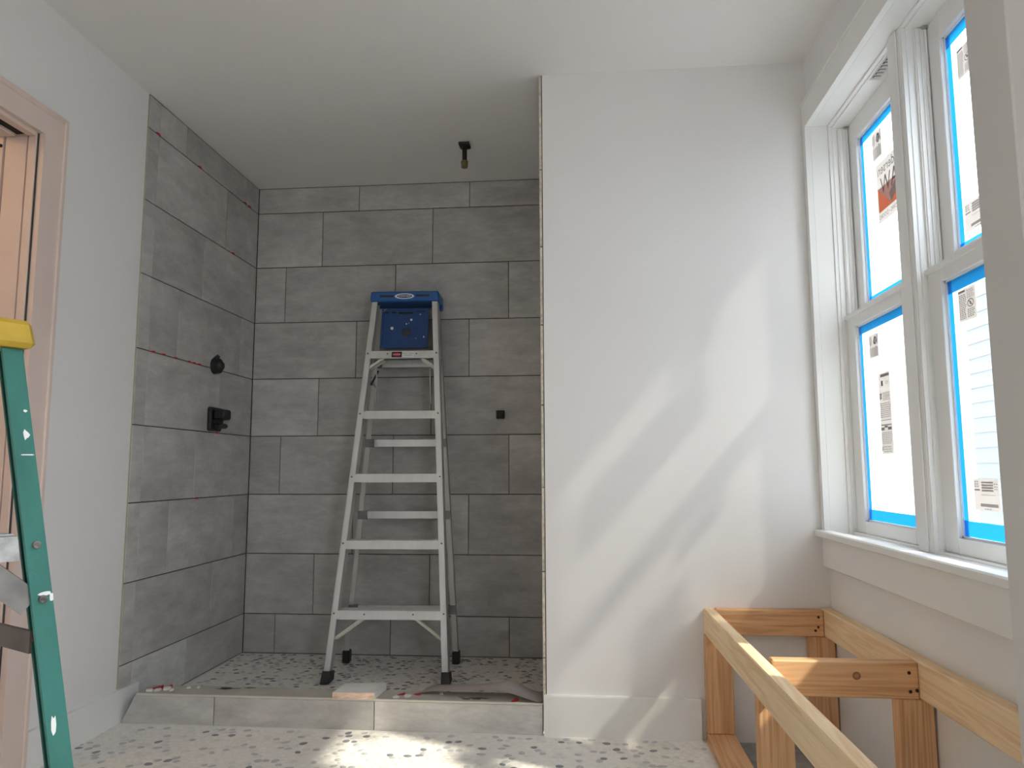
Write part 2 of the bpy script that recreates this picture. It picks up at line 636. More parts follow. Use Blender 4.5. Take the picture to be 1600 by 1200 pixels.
ROWI = [ZC - 0.002, 2.113, 1.802, 1.494, 1.186, 0.878, 0.570, 0.262]
tile_rows(wall_front, YF + 0.001, YD - 0.001, ROWI, place_inner,
          lambda r: [3.11 + 0.2 * (r % 3) + 0.6125 * k for k in (0, 1)], 0.004)
# bare cream edge between drywall and tile on the left wall
boxes('edge_strip', new_mat('raw_edge', (0.42, 0.40, 0.29), 0.9), wall_left, (XL, XL + 0.0035, 2.8025, 2.8062, 0.118, ZC - 0.002))

# ------------------------------------------------------------------ pebbles
PEB_MESH = []
for v in range(5):
    random.seed(100 + v)
    n = 9
    ang = [2 * math.pi * i / n for i in range(n)]
    rad = [random.uniform(0.88, 1.08) for _ in range(n)]
    PEB_MESH.append([(math.cos(a) * r, math.sin(a) * r) for a, r in zip(ang, rad)])


def pebble_geo(bm, cx, cy, z, rx, ry, rot, v, mi):
    c, s = math.cos(rot), math.sin(rot)

    def P(x, y, zz):
        return bm.verts.new((cx + c * x - s * y, cy + s * x + c * y, z + zz))
    o = [P(x * rx, y * ry, 0.0) for x, y in PEB_MESH[v]]
    t = [P(x * rx * 0.66, y * ry * 0.66, 0.0013) for x, y in PEB_MESH[v]]
    ce = P(0, 0, 0.0017)
    n = len(o)
    for i in range(n):
        f = bm.faces.new((o[i], o[(i + 1) % n], t[(i + 1) % n], t[i]))
        f.material_index = mi
        f.smooth = True
        f = bm.faces.new((t[i], t[(i + 1) % n], ce))
        f.material_index = mi
        f.smooth = True


peb_cache = {}


def pebble_part(parent, z, p):
    x, y, rx, ry, rot, v, mi = p
    kx, ky = round(rx * 500) / 500, round(ry * 500) / 500
    k = (kx, ky, v, mi)
    if k not in peb_cache:
        bm = bmesh.new()
        pebble_geo(bm, 0, 0, 0, kx, ky, 0, v, 0)
        bmesh.ops.recalc_face_normals(bm, faces=bm.faces)
        me = bpy.data.meshes.new('pebble')
        bm.to_mesh(me)
        bm.free()
        me.materials.append(PEB[mi])
        peb_cache[k] = me
    o = link('pebble', peb_cache[k], parent)
    o.location = (x, y, z)
    o.rotation_euler = (0, 0, rot)


def pebble_field(parent, x0, x1, y0, y1, z, front, seed, weights):
    rnd = random.Random(seed)
    sp = 0.0315
    pts = []
    j = 0
    y = y0 + 0.014
    while y < y1 - 0.012:
        x = x0 + 0.016 + (sp / 2 if j % 2 else 0)
        while x < x1 - 0.014:
            e = rnd.uniform(1.0, 1.45)
            r = rnd.uniform(0.0118, 0.0150)
            mi = rnd.choices((0, 1, 2, 3), weights)[0]
            pts.append((x + rnd.uniform(-.0055, .0055), y + rnd.uniform(-.0045, .0045), r * math.sqrt(e), r / math.sqrt(e),
                        rnd.uniform(0, math.pi), rnd.randrange(5), mi))
            x += sp
        y += sp * 0.87
        j += 1
    pts.sort(key=lambda p: (not front(p), p[1]))
    for p in pts[:300]:
        pebble_part(parent, z, p)
    bm = bmesh.new()
    for p in pts[300:]:
        pebble_geo(bm, p[0], p[1], z, p[2], p[3], p[4], p[5], p[6])
    o = finish('pebbles', bm, PEB, parent)
    o['kind'] = 'stuff'


pebble_field(floor, XL, 0.437, 1.2, YF - 0.004, ZFL, lambda p: p[1] > 2.5 and -1.62 < p[0] < 0.42, 3, (66, 18, 11, 5))
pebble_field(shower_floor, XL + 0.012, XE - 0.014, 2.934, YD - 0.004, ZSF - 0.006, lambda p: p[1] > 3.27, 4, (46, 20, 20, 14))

# ------------------------------------------------------------------ shower curb
YCB = 2.932
XC0, XC1, XCR = -1.7425, -1.686, XE - 0.0145     # left end cut on the slant around the baseboard
bm = bmesh.new()
xm = XC0 + (XC1 - XC0) * (ZCT - 0.004 - ZFL) / (ZCT - ZFL)
prism(bm, [(XC0, YF + 0.010, ZFL), (XCR, YF + 0.010, ZFL), (XCR, YF + 0.010, ZCT - 0.004), (xm, YF + 0.010, ZCT - 0.004)], (0, YCB - YF - 0.010, 0), 1)
prism(bm, [(xm, YF + 0.004, ZCT - 0.004), (XCR, YF + 0.004, ZCT - 0.004), (XCR, YF + 0.004, ZCT), (XC1, YF + 0.004, ZCT)], (0, YCB - YF - 0.004, 0), 0)
curb = finish('shower_curb', bm, [CURBTOP, CEMENT])
tag(curb, 'low tiled curb dividing the pebble floor from the shower', 'curb', kind='structure')
cx = [XC0, -1.377, -0.764, XCR]
for i in range(1, 3):
    o = link('tile', tile_mesh(cx[i + 1] - cx[i] - 0.003, ZCT - 0.006 - ZFL, CURBTILE, 0.009), curb)
    o.location = (cx[i] + 0.0015, YF, ZFL)
bm = bmesh.new()
hh = ZCT - 0.006 - ZFL
prism(bm, [(0, 0, 0), (-1.377 - XC0 - 0.0015, 0, 0), (-1.377 - XC0 - 0.0015, 0, hh), (XC1 - XC0 - 0.004, 0, hh)], (0, 0.009, 0))
o = finish('tile', bm, CURBTILE, curb)
o.location = (XC0, YF, ZFL)
boxes('edge_trim', new_mat('pale_edge_trim', (0.62, 0.59, 0.51), 0.4), curb,
      (XC1, XCR, YF - 0.001, YF + 0.006, ZCT - 0.005, ZCT + 0.002))
random.seed(11)


def smear(name, parent, mat, cx_, cy_, z, pieces, rx, ry):
    bm = bmesh.new()
    for _ in range(pieces):
        a, b = cx_ + random.uniform(-rx, rx), cy_ + random.uniform(-ry, ry)
        w, d = random.uniform(0.25, 0.6) * rx, random.uniform(0.25, 0.5) * ry
        pts = []
        for k in range(8):
            t = 2 * math.pi * k / 8
            q = random.uniform(0.6, 1.1)
            pts.append((a + math.cos(t) * w * q, b + math.sin(t) * d * q, z))
        prism(bm, pts, (0, 0, 0.0006))
    return finish(name, bm, mat, parent)


smear('stain', curb, new_mat('brown_smudge', (0.17, 0.12, 0.10), 0.9), -1.34, 2.905, ZCT, 9, 0.055, 0.018)
smear('stain', curb, new_mat('pencil_mark', (0.13, 0.13, 0.12), 0.9), -0.40, 2.853, ZCT, 12, 0.05, 0.012)

# ------------------------------------------------------------------ baseboards
bm = bmesh.new()
box(bm, -0.1375, 0.4195, YF - 0.015, YF, ZFL - 0.001, 0.136)
bmesh.ops.bevel(bm, geom=[e for e in bm.edges if all(v.co.z > 0.1 and v.co.y < YF - 0.01 for v in e.verts)], offset=0.003, segments=2, affect='EDGES')
o = finish('baseboard_front', bm, TRIM)
tag(o, 'white baseboard at the foot of the plain wall beside the curb', 'baseboard', kind='structure')
bm = bmesh.new()
prism(bm, [(XL, 2.325, ZFL), (XL, 2.925, ZFL), (XL, 2.925, 0.116), (XL, 2.325, 0.122)], (0.0165, 0, 0))
o = finish('baseboard_left', bm, TRIM)
tag(o, 'white baseboard on the left wall with a slanted cut end at the curb', 'baseboard', kind='structure')

# ------------------------------------------------------------------ door at left
cas = bmesh.new()
cw = 0.105
xa, xb = XL, XL + 0.018


def casing_piece(bm, y0, y1, z0, z1, out):
    box(bm, xa, xb, y0, y1, z0, z1)


for (y0, y1, z0, z1) in ((DY1 - 0.004, 2.300, 0, DZ - 0.004 + 0.0), (DY0 - 0.09, DY0 + 0.004, 0, DZ - 0.004)):
    box(cas, xa, xb, y0, y1, ZFL, z1)
box(cas, xa, xb, DY0 - 0.09, 2.300, DZ - 0.004, DZ + 0.070)
# back band
box(cas, xa, xb + 0.006, 2.2985, 2.317, ZFL, DZ + 0.088, bevel=0.003)
box(cas, xa, xb + 0.006, DY0 - 0.106, DY0 - 0.088, ZFL, DZ + 0.088, bevel=0.003)
box(cas, xa, xb + 0.006, DY0 - 0.088, 2.2985, DZ + 0.069, DZ + 0.088, bevel=0.003)
trim1 = finish('trim_1', cas, BEIGE)
tag(trim1, 'pinkish beige casing around the door at the left edge', 'door casing', kind='structure')
door = boxes('door_1', [BEIGE, DARKGAP], None, (XL - 0.14, XL - 0.139, DY1 + 0.0, DY1 + 0.006, ZFL, DZ))
tag(door, 'pocket door frame with split jambs and dark slots at the left edge', 'door', kind='structure')
boxes('jamb', BEIGE, door, (XL - 0.031, XL - 0.004, DY1 - 0.014, DY1, ZFL, DZ), bevel=0.001)
boxes('jamb', BEIGE, door, (XL - 0.112, XL - 0.038, DY1 - 0.012, DY1, ZFL, DZ), bevel=0.001)
boxes('jamb', BEIGE, door, (XL - 0.139, XL - 0.119, DY1 - 0.014, DY1, ZFL, DZ), bevel=0.001)
for xs in (-0.0385, -0.1195):
    boxes('slot', GROOVE, door, (XL + xs, XL + xs + 0.008, DY1 - 0.002, DY1 - 0.0005, ZFL, DZ))
boxes('slot', GROOVE, door, (XL - 0.0045, XL - 0.0002, DY1 - 0.0085, DY1 - 0.0045, ZFL, DZ - 0.005))
boxes('head_jamb', BEIGE, door, (XL - 0.032, XL - 0.0005, DY0, DY1 - 0.018, DZ - 0.016, DZ), (XL - 0.139, XL - 0.075, DY0, DY1 - 0.018, DZ - 0.016, DZ), bevel=0.002)
boxes('track', DARKGAP, door, (XL - 0.075, XL - 0.032, DY0, DY1 - 0.011, DZ - 0.006, DZ))
boxes('jamb', BEIGE, door, (XL - 0.139, XL - 0.0005, DY0, DY0 + 0.016, ZFL, DZ - 0.016))
for dz in (2.01, 1.70, 1.47):
    bm = bmesh.new()
    cyl(bm, (XL - 0.125, DY1 - 0.0175, dz), (XL - 0.125, DY1 - 0.0155, dz), 0.006, seg=8)
    finish('screw', bm, DARKGAP, door)
# adjoining room behind the door
hall = bmesh.new()
HX = XL - 1.6
box(hall, HX - 0.1, HX, 0.2, 3.4, -0.08, ZC)
box(hall, HX, XL - 0.14, 0.1, 0.2, -0.08, ZC)
box(hall, HX, XL - 0.14, 3.4, 3.5, -0.08, ZC)
hall_wall = finish('wall_hall', hall, new_mat('hall_paint', (0.66, 0.55, 0.45), 0.8))
tag(hall_wall, 'warm walls of the hall beyond the left door', 'wall', kind='structure')
o = boxes('floor_hall', new_mat('hall_floor', (0.34, 0.24, 0.15), 0.6), None, (HX, XL - 0.2, 0.2, 3.4, -0.08, ZFL))
tag(o, 'wooden hall floor beyond the left door', 'floor', kind='structure')
o = boxes('ceiling_hall', CEIL, None, (HX - 0.1, XL - 0.3, 0.1, 3.5, ZC, ZC + 0.1))
tag(o, 'ceiling of the hall beyond the left door', 'ceiling', kind='structure')
hl = bpy.data.lights.new('hall_fill_light', 'POINT')  # added warm light, out of view, to help light the room
hl.energy = 7
hl.color = (1.0, 0.66, 0.36)
hl.shadow_soft_size = 0.08
hlo = bpy.data.objects.new('hall_fill_light', hl)
hlo.location = (XL - 0.75, 1.2, 2.2)
COL.objects.link(hlo)

# ------------------------------------------------------------------ double window on the right
XA = XR - 0.020          # casing face
X0 = XR + 0.064          # face of the window units
MUL0, MUL1 = 2.140, 2.225
UNITS = ((2.225, 2.778), (1.587, 2.140))


def wbox(bm, x0, x1, y0, y1, z0, z1, mi=0, bevel=0.0):
    box(bm, x0, x1, y0, y1, z0, z1, mi, bevel=bevel)


t2 = bmesh.new()
wbox(t2, XA, XR + 0.001, WY1, YF - 0.001, 0.728, 2.322)                # side casing, ripped to fit the corner
wbox(t2, XA, XR + 0.001, 1.30, WY1, WZ1, 2.322)                        # head casing
wbox(t2, XA - 0.004, XR, 1.30, YF - 0.001, 2.318, 2.330, bevel=0.002)  # thin cap line
wbox(t2, XR + 0.0015, X0, WY1, WY1 + 0.004, 0.715, WZ1 + 0.004)        # side jamb extension
wbox(t2, XR + 0.0015, X0, WY0, WY1, WZ1, WZ1 + 0.004)                  # head jamb extension
trim2 = finish('trim_2', t2, TRIM)
tag(trim2, 'white painted casing and deep jamb around the tall windows', 'window casing', kind='structure')
t3 = bmesh.new()
wbox(t3, XA - 0.026, XR + 0.001, 1.30, YF - 0.001, 0.703, 0.728, bevel=0.004)
wbox(t3, XR, X0 + 0.06, WY0, WY1 - 0.0005, 0.700, 0.716)
wbox(t3, XA, XR, 1.30, YF - 0.001, 0.598, 0.703, bevel=0.002)
trim3 = finish('trim_3', t3, TRIM)
tag(trim3, 'white window stool and apron board under the tall windows', 'window sill', kind='structure')


def sash(parent, x, y0, y1, z0, z1, stile, top, bot, label, glass):
    """four-rail sash with glass pane, masking tape; returns (sash object, pane x, glass rect)"""
    bm = bmesh.new()
    t = 0.036
    wbox(bm, x, x + t, y0, y0 + stile, z0, z1, bevel=0.002)
    wbox(bm, x, x + t, y1 - stile, y1, z0, z1, bevel=0.002)
    wbox(bm, x, x + t, y0 + stile, y1 - stile, z0, z0 + bot)
    wbox(bm, x, x + t, y0 + stile, y1 - stile, z1 - top, z1)
    g = (y0 + stile, y1 - stile, z0 + bot, z1 - top)
    # sloped glazing bead around the glass
    for (a0, a1, b0, b1) in ((g[0], g[0] + .006, g[2], g[3]), (g[1] - .006, g[1], g[2], g[3]), (g[0], g[1], g[2], g[2] + .006), (g[0], g[1], g[3] - .006, g[3])):
        wbox(bm, x + 0.010, x + 0.030, a0, a1, b0, b1)
    s = finish('sash', bm, VINYL, parent)
    tag(s, label)
    px = x + 0.016
    boxes('glass_pane', glass, s, (px, px + 0.004, g[0], g[1], g[2], g[3]))
    return s, px, g


def strip(parent, px, y0, y1, z0, z1, dx=0.0):
    boxes('masking_tape', TAPE, parent, (px - 0.0012 - dx, px - 0.0002 - dx, y0, y1, z0, z1))


def sheet(name, parent, px, y_left, y_right, z_top, z_bot, build, label=None):
    """printed sheet on the glass: local u runs from the far (left) edge to the near edge, v downward"""
    bm = bmesh.new()
    xx = px - 0.0006
    box(bm, xx - 0.0004, xx, y_right, y_left, z_bot, z_top, 0)
    W, Hh = y_left - y_right, z_top - z_bot
    lay = [0]

    def rect(u0, u1, v0, v1, mi):
        lay[0] += 1
        e = xx - 0.0005 - 0.00002 * lay[0]
        vs = [bm.verts.new((e, y_left - W * u, z_top - Hh * v)) for u, v in ((u0, v0), (u1, v0), (u1, v1), (u0, v1))]
        bm.faces.new(vs).material_index = mi

    def poly(pts, mi):
        lay[0] += 1
        e = xx - 0.0005 - 0.00002 * lay[0]
        vs = [bm.verts.new((e, y_left - W * u, z_top - Hh * v)) for u, v in pts]
        bm.faces.new(vs).material_index = mi

    def text(s, u, v, size, mi, mirror=False, squash=1.0, vert=False):
        lay[0] += 1
        e = xx - 0.0005 - 0.00002 * lay[0]
        sg = 1 if mirror else -1
        if vert:
            ax, ay = Vector((0, 0, -1)), Vector((0, -1, 0))
        else:
            ax, ay = Vector((0, sg, 0)), Vector((0, 0, 1))
        M = Matrix.Identity(4)
        for r in range(3):
            M[r][0], M[r][1] = ax[r], ay[r]
        M.translation = Vector((e, y_left - W * u, z_top - Hh * v))
        text_into(bm, s, size, M, mi, squash=squash)
    build(rect, poly, text)
    o = finish(name, bm, [LABEL, PRINT, PRINT_L, ORANGE], parent)
    tag(o, label)
    return o


def textblock(rect, u0, u1, v0, v1, n, mi, seed):
    rnd = random.Random(seed)
    dv = (v1 - v0) / n
    for i in range(n):
        u = u0
        while u < u1 - 0.05:
            w = rnd.uniform(0.06, 0.2) * (u1 - u0) + 0.03
            rect(u, min(u + w, u1), v0 + dv * (i + 0.2), v0 + dv * (i + 0.75), mi)
            u += w + 0.03
        

def notice(rect, poly, text):
    textblock(rect, 0.06, 0.46, 0.14, 0.94, 14, 1, 5)
    textblock(rect, 0.54, 0.95, 0.06, 0.34, 5, 2, 6)
    textblock(rect, 0.54, 0.95, 0.66, 0.94, 5, 1, 7)
    rect(0.06, 0.46, 0.03, 0.10, 1)
    ring = [(0.74 + 0.19 * math.cos(a), 0.50 + 0.13 * math.sin(a)) for a in [k * math.pi / 8 for k in range(17)]]
    inn = [(0.74 + 0.15 * math.cos(a), 0.50 + 0.10 * math.sin(a)) for a in [k * math.pi / 8 for k in range(17)]]
    for k in range(16):
        poly([ring[k], ring[k + 1], inn[k + 1], inn[k]], 1)
    poly([(0.62, 0.42), (0.66, 0.40), (0.86, 0.58), (0.82, 0.60)], 1)
    poly([(0.68, 0.52), (0.74, 0.44), (0.80, 0.50), (0.74, 0.57)], 1)


def notice_turned(rect, poly, text):
    for i in range(9):
        u = 0.06 + i * 0.10
        if i < 4:
            rect(u, u + 0.05, 0.56, 0.95, 2 if i < 2 else 1)
        else:
            rect(u, u + 0.06, 0.52 + 0.03 * (i % 3), 0.96, 1)
    for i in range(3):
        rect(0.06 + i * 0.1, 0.11 + i * 0.1, 0.08, 0.44, 2)
    poly([(0.45, 0.30), (0.58, 0.10), (0.80, 0.14), (0.88, 0.34), (0.72, 0.46), (0.52, 0.42)], 1)
    poly([(0.54, 0.30), (0.62, 0.18), (0.76, 0.22), (0.78, 0.34), (0.66, 0.40)], 0)
    rect(0.90, 0.96, 0.06, 0.46, 1)


def brand_poster(rect, poly, text):
    text('Andersen', 0.50, 0.13, 0.050, 1, mirror=True)
    poly([(0.03, 0.42), (0.97, 0.42), (0.97, 0.82), (0.03, 0.82)], 3)
    poly([(0.03, 0.42), (0.97, 0.42), (0.50, 0.80)], 0)
    poly([(0.50, 0.80), (0.97, 0.42), (0.97, 0.30), (0.44, 0.62)], 2)
    text('AW', 0.45, 0.42, 0.085, 1, mirror=True, squash=0.95)
    text('WINDOWS \u2022 DOORS', 0.50, 0.91, 0.021, 1, mirror=True)


def rating(rect, poly, text):
    rect(0.20, 0.96, 0.02, 0.055, 1)
    rect(0.22, 0.40, 0.10, 0.165, 1)
    text('0.29', 0.72, 0.135, 0.014, 1)
    poly([(0.05, 0.26), (0.22, 0.25), (0.22, 0.32), (0.05, 0.33)], 1)
    poly([(0.08, 0.27), (0.19, 0.265), (0.19, 0.31), (0.08, 0.315)], 0)
    textblock(rect, 0.32, 0.95, 0.245, 0.35, 5, 2, 3)
    textblock(rect, 0.08, 0.95, 0.37, 0.56, 8, 2, 4)
    rect(0.05, 0.96, 0.585, 0.592, 1)
    rect(0.05, 0.96, 0.640, 0.652, 1)
    rect(0.05, 0.35, 0.675, 0.71, 1)
    rect(0.65, 0.96, 0.675, 0.71, 1)
    rect(0.36, 0.64, 0.655, 0.68, 1)
    textblock(rect, 0.08, 0.95, 0.73, 0.88, 7, 2, 8)
    rect(0.05, 0.15, 0.91, 0.96, 1)
    textblock(rect, 0.2, 0.9, 0.90, 0.985, 3, 2, 9)


def barcode(rect, poly, text):
    rnd = random.Random(2)
    for k in range(4):
        rect(0.32, 0.78, 0.08 + k * 0.085, 0.14 + k * 0.085, 2)
    textblock(rect, 0.05, 0.25, 0.05, 0.28, 3, 2, 10)
    textblock(rect, 0.82, 0.95, 0.12, 0.36, 3, 2, 12)
    rect(0.03, 0.25, 0.33, 0.37, 1)
    rect(0.3, 0.85, 0.5, 0.515, 2)
    rect(0.24, 0.93, 0.78, 0.88, 2)
    textblock(rect, 0.4, 0.66, 0.92, 0.98, 1, 2, 13)


def window_unit(n, y0, y1, label, glass):
    w = bmesh.new()
    zb, zt = 0.7165, WZ1
    wbox(w, X0 + 0.012, X0 + 0.12, y1 - 0.009, y1, zb, zt)
    wbox(w, X0 + 0.012, X0 + 0.12, y0, y0 + 0.009, zb, zt)
    wbox(w, X0 + 0.012, X0 + 0.12, y0 + .009, y1 - .009, zt - 0.014, zt)
    wbox(w, X0 + 0.012, X0 + 0.12, y0 + .009, y1 - .009, zb, zb + 0.006)
    # stepped inside stop
    wbox(w, X0, X0 + 0.014, y1 - 0.006, y1, zb, zt)
    wbox(w, X0, X0 + 0.014, y0, y0 + 0.006, zb, zt)
    wbox(w, X0, X0 + 0.014, y0 + .006, y1 - .006, zt - 0.008, zt)
    win = finish('window_%d' % n, w, VINYL)
    tag(win, label, 'window', kind='structure')
    # ribbed jamb liners beside the upper sash
    for (a, b) in ((y1 - 0.018, y1 - 0.009), (y0 + 0.009, y0 + 0.018)):
        bm = bmesh.new()
        wbox(bm, X0 + 0.030, X0 + 0.066, a, b, 1.50, zt - 0.024)
        for k in range(3):
            e = X0 + 0.033 + k * 0.0125
            if a > (y0 + y1) / 2:
                wbox(bm, e, e + 0.006, a - 0.004, a, 1.50, zt - 0.026)
            else:
                wbox(bm, e, e + 0.006, b, b + 0.004, 1.50, zt - 0.026)
        jl = finish('jamb_liner', bm, VINYL, win)
        yy = a - 0.006 if a > (y0 + y1) / 2 else b - 0.006
        boxes('stop_clip', new_mat('grey_clip', (0.35, 0.35, 0.36), 0.5), win, (X0 + 0.055, X0 + 0.068, yy, yy + 0.012, zt - 0.024, zt - 0.016))
    lo, lx, lg = sash(win, X0 + 0.027, y0 + 0.0095, y1 - 0.0095, 0.7235, 1.492, 0.072, 0.048, 0.040, 'lower sash', glass)
    up, ux, ug = sash(win, X0 + 0.068, y0 + 0.0095, y1 - 0.0095, 1.475, zt - 0.0145, 0.072, 0.075, 0.050, 'upper sash', glass)
    # bottom sash lock rail lip
    boxes('sash_lip', VINYL, lo, (X0 + 0.020, X0 + 0.064, y0 + 0.010, y1 - 0.010, 1.478, 1.4925))
    return win, (lo, lx, lg), (up, ux, ug)


def tape_round(s, px, g, wl, wt, wb, seed):
    rnd = random.Random(seed)
    strip(s, px, g[1] - wl, g[1] - 0.0065, g[2] + 0.006, g[3] - 0.006)
    strip(s, px, g[0] + 0.0065, g[0] + wl, g[2] + 0.006, g[3] - 0.006)
    strip(s, px, g[0] + 0.007, g[1] - 0.007, g[3] - wt, g[3] - 0.0065, 0.0013)
    strip(s, px, g[0] + 0.007, g[1] - 0.007, g[2] + 0.0065, g[2] + wb, 0.0013)


win1, lo1, up1 = window_unit(1, *UNITS[0], 'far window nearest the plain white wall, beige letter poster on its upper pane', GLASS_M)
win2, lo2, up2 = window_unit(2, *UNITS[1], 'nearer window cut off by the short grey wall at the right edge', GLASS_C)
tape_round(*lo1, 0.026, 0.034, 0.042, 1)
tape_round(*up1, 0.026, 0.034, 0.018, 2)
tape_round(*lo2, 0.026, 0.040, 0.046, 3)
tape_round(*up2, 0.026, 0.040, 0.016, 4)
# mullion between the two units
bm = bmesh.new()
wbox(bm, X0 - 0.002, X0 + 0.012, MUL0 + 0.0002, MUL1 - 0.0002, 0.7165, WZ1 - 0.0005, bevel=0.002)
wbox(bm, X0 + 0.012, X0 + 0.118, MUL0 + 0.001, MUL1 - 0.001, 0.7165, WZ1 - 0.0005)
wbox(bm, X0 - 0.007, X0 - 0.002, MUL0 + 0.018, MUL1 - 0.018, 0.7165, WZ1 - 0.0005, bevel=0.002)
o = finish('trim_4', bm, VINYL)
tag(o, 'white mullion post standing between the two windows', 'window mullion', kind='structure')

sheet('sticker', up1[0], up1[1], 2.590, 2.515, 2.095, 1.998, notice_turned, 'small grey notice sticker')
sheet('sticker', up1[0], up1[1], 2.572, 2.355, 1.975, 1.770, brand_poster, 'pale poster sticker with orange corners, lettering seen in reverse')
sheet('sticker', lo1[0], lo1[1], 2.612, 2.535, 1.392, 1.313, notice_turned, 'small grey notice sticker')
sheet('sticker', lo1[0], lo1[1], 2.552, 2.462, 1.255, 0.990, rating, 'long rating label')
sheet('sticker', up2[0], up2[1], 2.005, 1.930, 2.062, 1.978, notice, 'grey notice sticker')
sheet('sticker', up2[0], up2[1], 2.022, 1.905, 1.638, 1.562, barcode, 'barcode label')
sheet('sticker', lo2[0], lo2[1], 2.005, 1.920, 1.400, 1.318, notice, 'grey notice sticker')
sheet('sticker', lo2[0], lo2[1], 1.995, 1.880, 0.917, 0.840, barcode, 'barcode label')

# printed strip on the underside of the head frame
bm = bmesh.new()
rnd = random.Random(4)
box(bm, X0 + 0.016, X0 + 0.052, 2.255, 2.420, WZ1 - 0.0148, WZ1 - 0.0142, 0)
for k in range(7):
    yy = 2.265 + k * 0.021
    box(bm, X0 + 0.020 + rnd.uniform(0, .006), X0 + 0.044 + rnd.uniform(0, .005), yy, yy + 0.006, WZ1 - 0.0152, WZ1 - 0.0148, 1)
    box(bm, X0 + 0.022, X0 + 0.027, yy, yy + 0.014, WZ1 - 0.0152, WZ1 - 0.0148, 1)
tag(finish('sticker', bm, [LABEL, PRINT], win1), 'printed strip under the head frame')

# invented window behind the viewer, same wall, lets in fill light
wr = boxes('window_3', VINYL, None, (XR, XR + 0.15, RY0 + 0.001, RY0 + 0.05, RZ0, RZ1), (XR, XR + 0.15, RY1 - 0.05, RY1 - 0.001, RZ0, RZ1),
           (XR, XR + 0.15, RY0 + .05, RY1 - .05, RZ0, RZ0 + 0.04), (XR, XR + 0.15, RY0 + .05, RY1 - .05, RZ1 - 0.04, RZ1),
           (XR + 0.05, XR + 0.10, -0.29, -0.21, RZ0 + .04, RZ1 - .04))
tag(wr, 'added unseen window in the right wall beside the viewer, for fill light', 'window', kind='structure')

# ------------------------------------------------------------------ outdoors
o = boxes('ground', EARTH, None, (XR + 0.2, 14, -10, 16, -0.7, -0.5))
tag(o, 'bare ground outside the windows', 'ground', kind='structure')
house = thing('neighbour_house', (4.0, 6.5, -0.5), 'siding house seen as a pale haze through the lower window panes', 'house')
boxes('wall', SIDING, house, (0.02, 3.0, -7.0, 6.0, 0, 3.2))
for k in range(22):
    bm = bmesh.new()
    z = k * 0.15
    prism(bm, [(0.02, -7.0, z), (-0.012, -7.0, z), (0.006, -7.0, z + 0.152), (0.02, -7.0, z + 0.152)], (0, 13.0, 0))
    finish('plank', bm, SIDING, house)

# ------------------------------------------------------------------ fixtures in the shower
pipe = thing('ceiling_pipe', (-0.529, 3.408, ZC), 'black capped shower pipe hanging from the ceiling above the shower', 'pipe')
bm = bmesh.new()
cyl(bm, (0, 0, 0), (0, 0, -0.085), 0.0115, seg=16)
finish('pipe', bm, IRON, pipe, True)
bm = bmesh.new()
box(bm, -0.026, 0.026, -0.03, 0.03, -0.012, -0.0002, bevel=0.002)
box(bm, -0.018, 0.018, -0.018, 0.018, -0.022, -0.012, bevel=0.002)
box(bm, 0.018, 0.030, -0.02, -0.005, -0.030, -0.012, bevel=0.002)
finish('bracket', bm, BLACK, pipe)
bm = bmesh.new()
cyl(bm, (0, 0, -0.088), (0, 0, -0.118), 0.0175, 0.0155, seg=16)
cyl(bm, (0, 0, -0.084), (0, 0, -0.088), 0.013, seg=16)
finish('cap', bm, BRASS, pipe)

plug = thing('valve_stub', (XL + 0.005, 3.444, 1.447), 'round black plug in the left shower wall above the square valve', 'plug')
bm = bmesh.new()
cyl(bm, (0, 0, 0), (0.030, 0, 0), 0.040, 0.036, seg=20)
cyl(bm, (0.030, 0, 0), (0.045, 0, 0), 0.030, 0.018, seg=20)
finish('body', bm, BLACK, plug)
bm = bmesh.new()
cyl(bm, (0.006, 0, 0.034), (0.022, 0, 0.050), 0.012, 0.009, seg=12)
finish('nub', bm, BLACK, plug)
valve = thing('shower_valve', (XL + 0.005, 3.452, 1.190), 'square black shower valve box low on the left tiled wall', 'valve')
bm = bmesh.new()
box(bm, 0.0, 0.020, -0.058, 0.058, -0.058, 0.056, bevel=0.006)
finish('back_plate', bm, BLACK, valve)
bm = bmesh.new()
box(bm, 0.020, 0.075, -0.040, 0.040, -0.004, 0.045, bevel=0.008)
box(bm, 0.020, 0.062, -0.040, 0.040, -0.045, -0.022, bevel=0.008)
box(bm, 0.020, 0.036, -0.036, 0.036, -0.022, -0.004)
finish('cover', bm, BLACK, valve)
sq = thing('wall_outlet_stub', (-0.4057, YD - 0.001, 1.2294), 'small square black fitting on the back tiled wall right of the ladder', 'fitting')
bm = bmesh.new()
box(bm, -0.022, 0.022, -0.012, 0.0, -0.022, 0.022, bevel=0.003)
finish('plate', bm, BLACK, sq)
bm = bmesh.new()
cyl(bm, (0, -0.012, 0.002), (0, -0.034, 0.002), 0.015, seg=16)
cyl(bm, (0, -0.034, 0.002), (0, -0.037, 0.002), 0.009, seg=6)
finish('nipple', bm, IRON, sq)

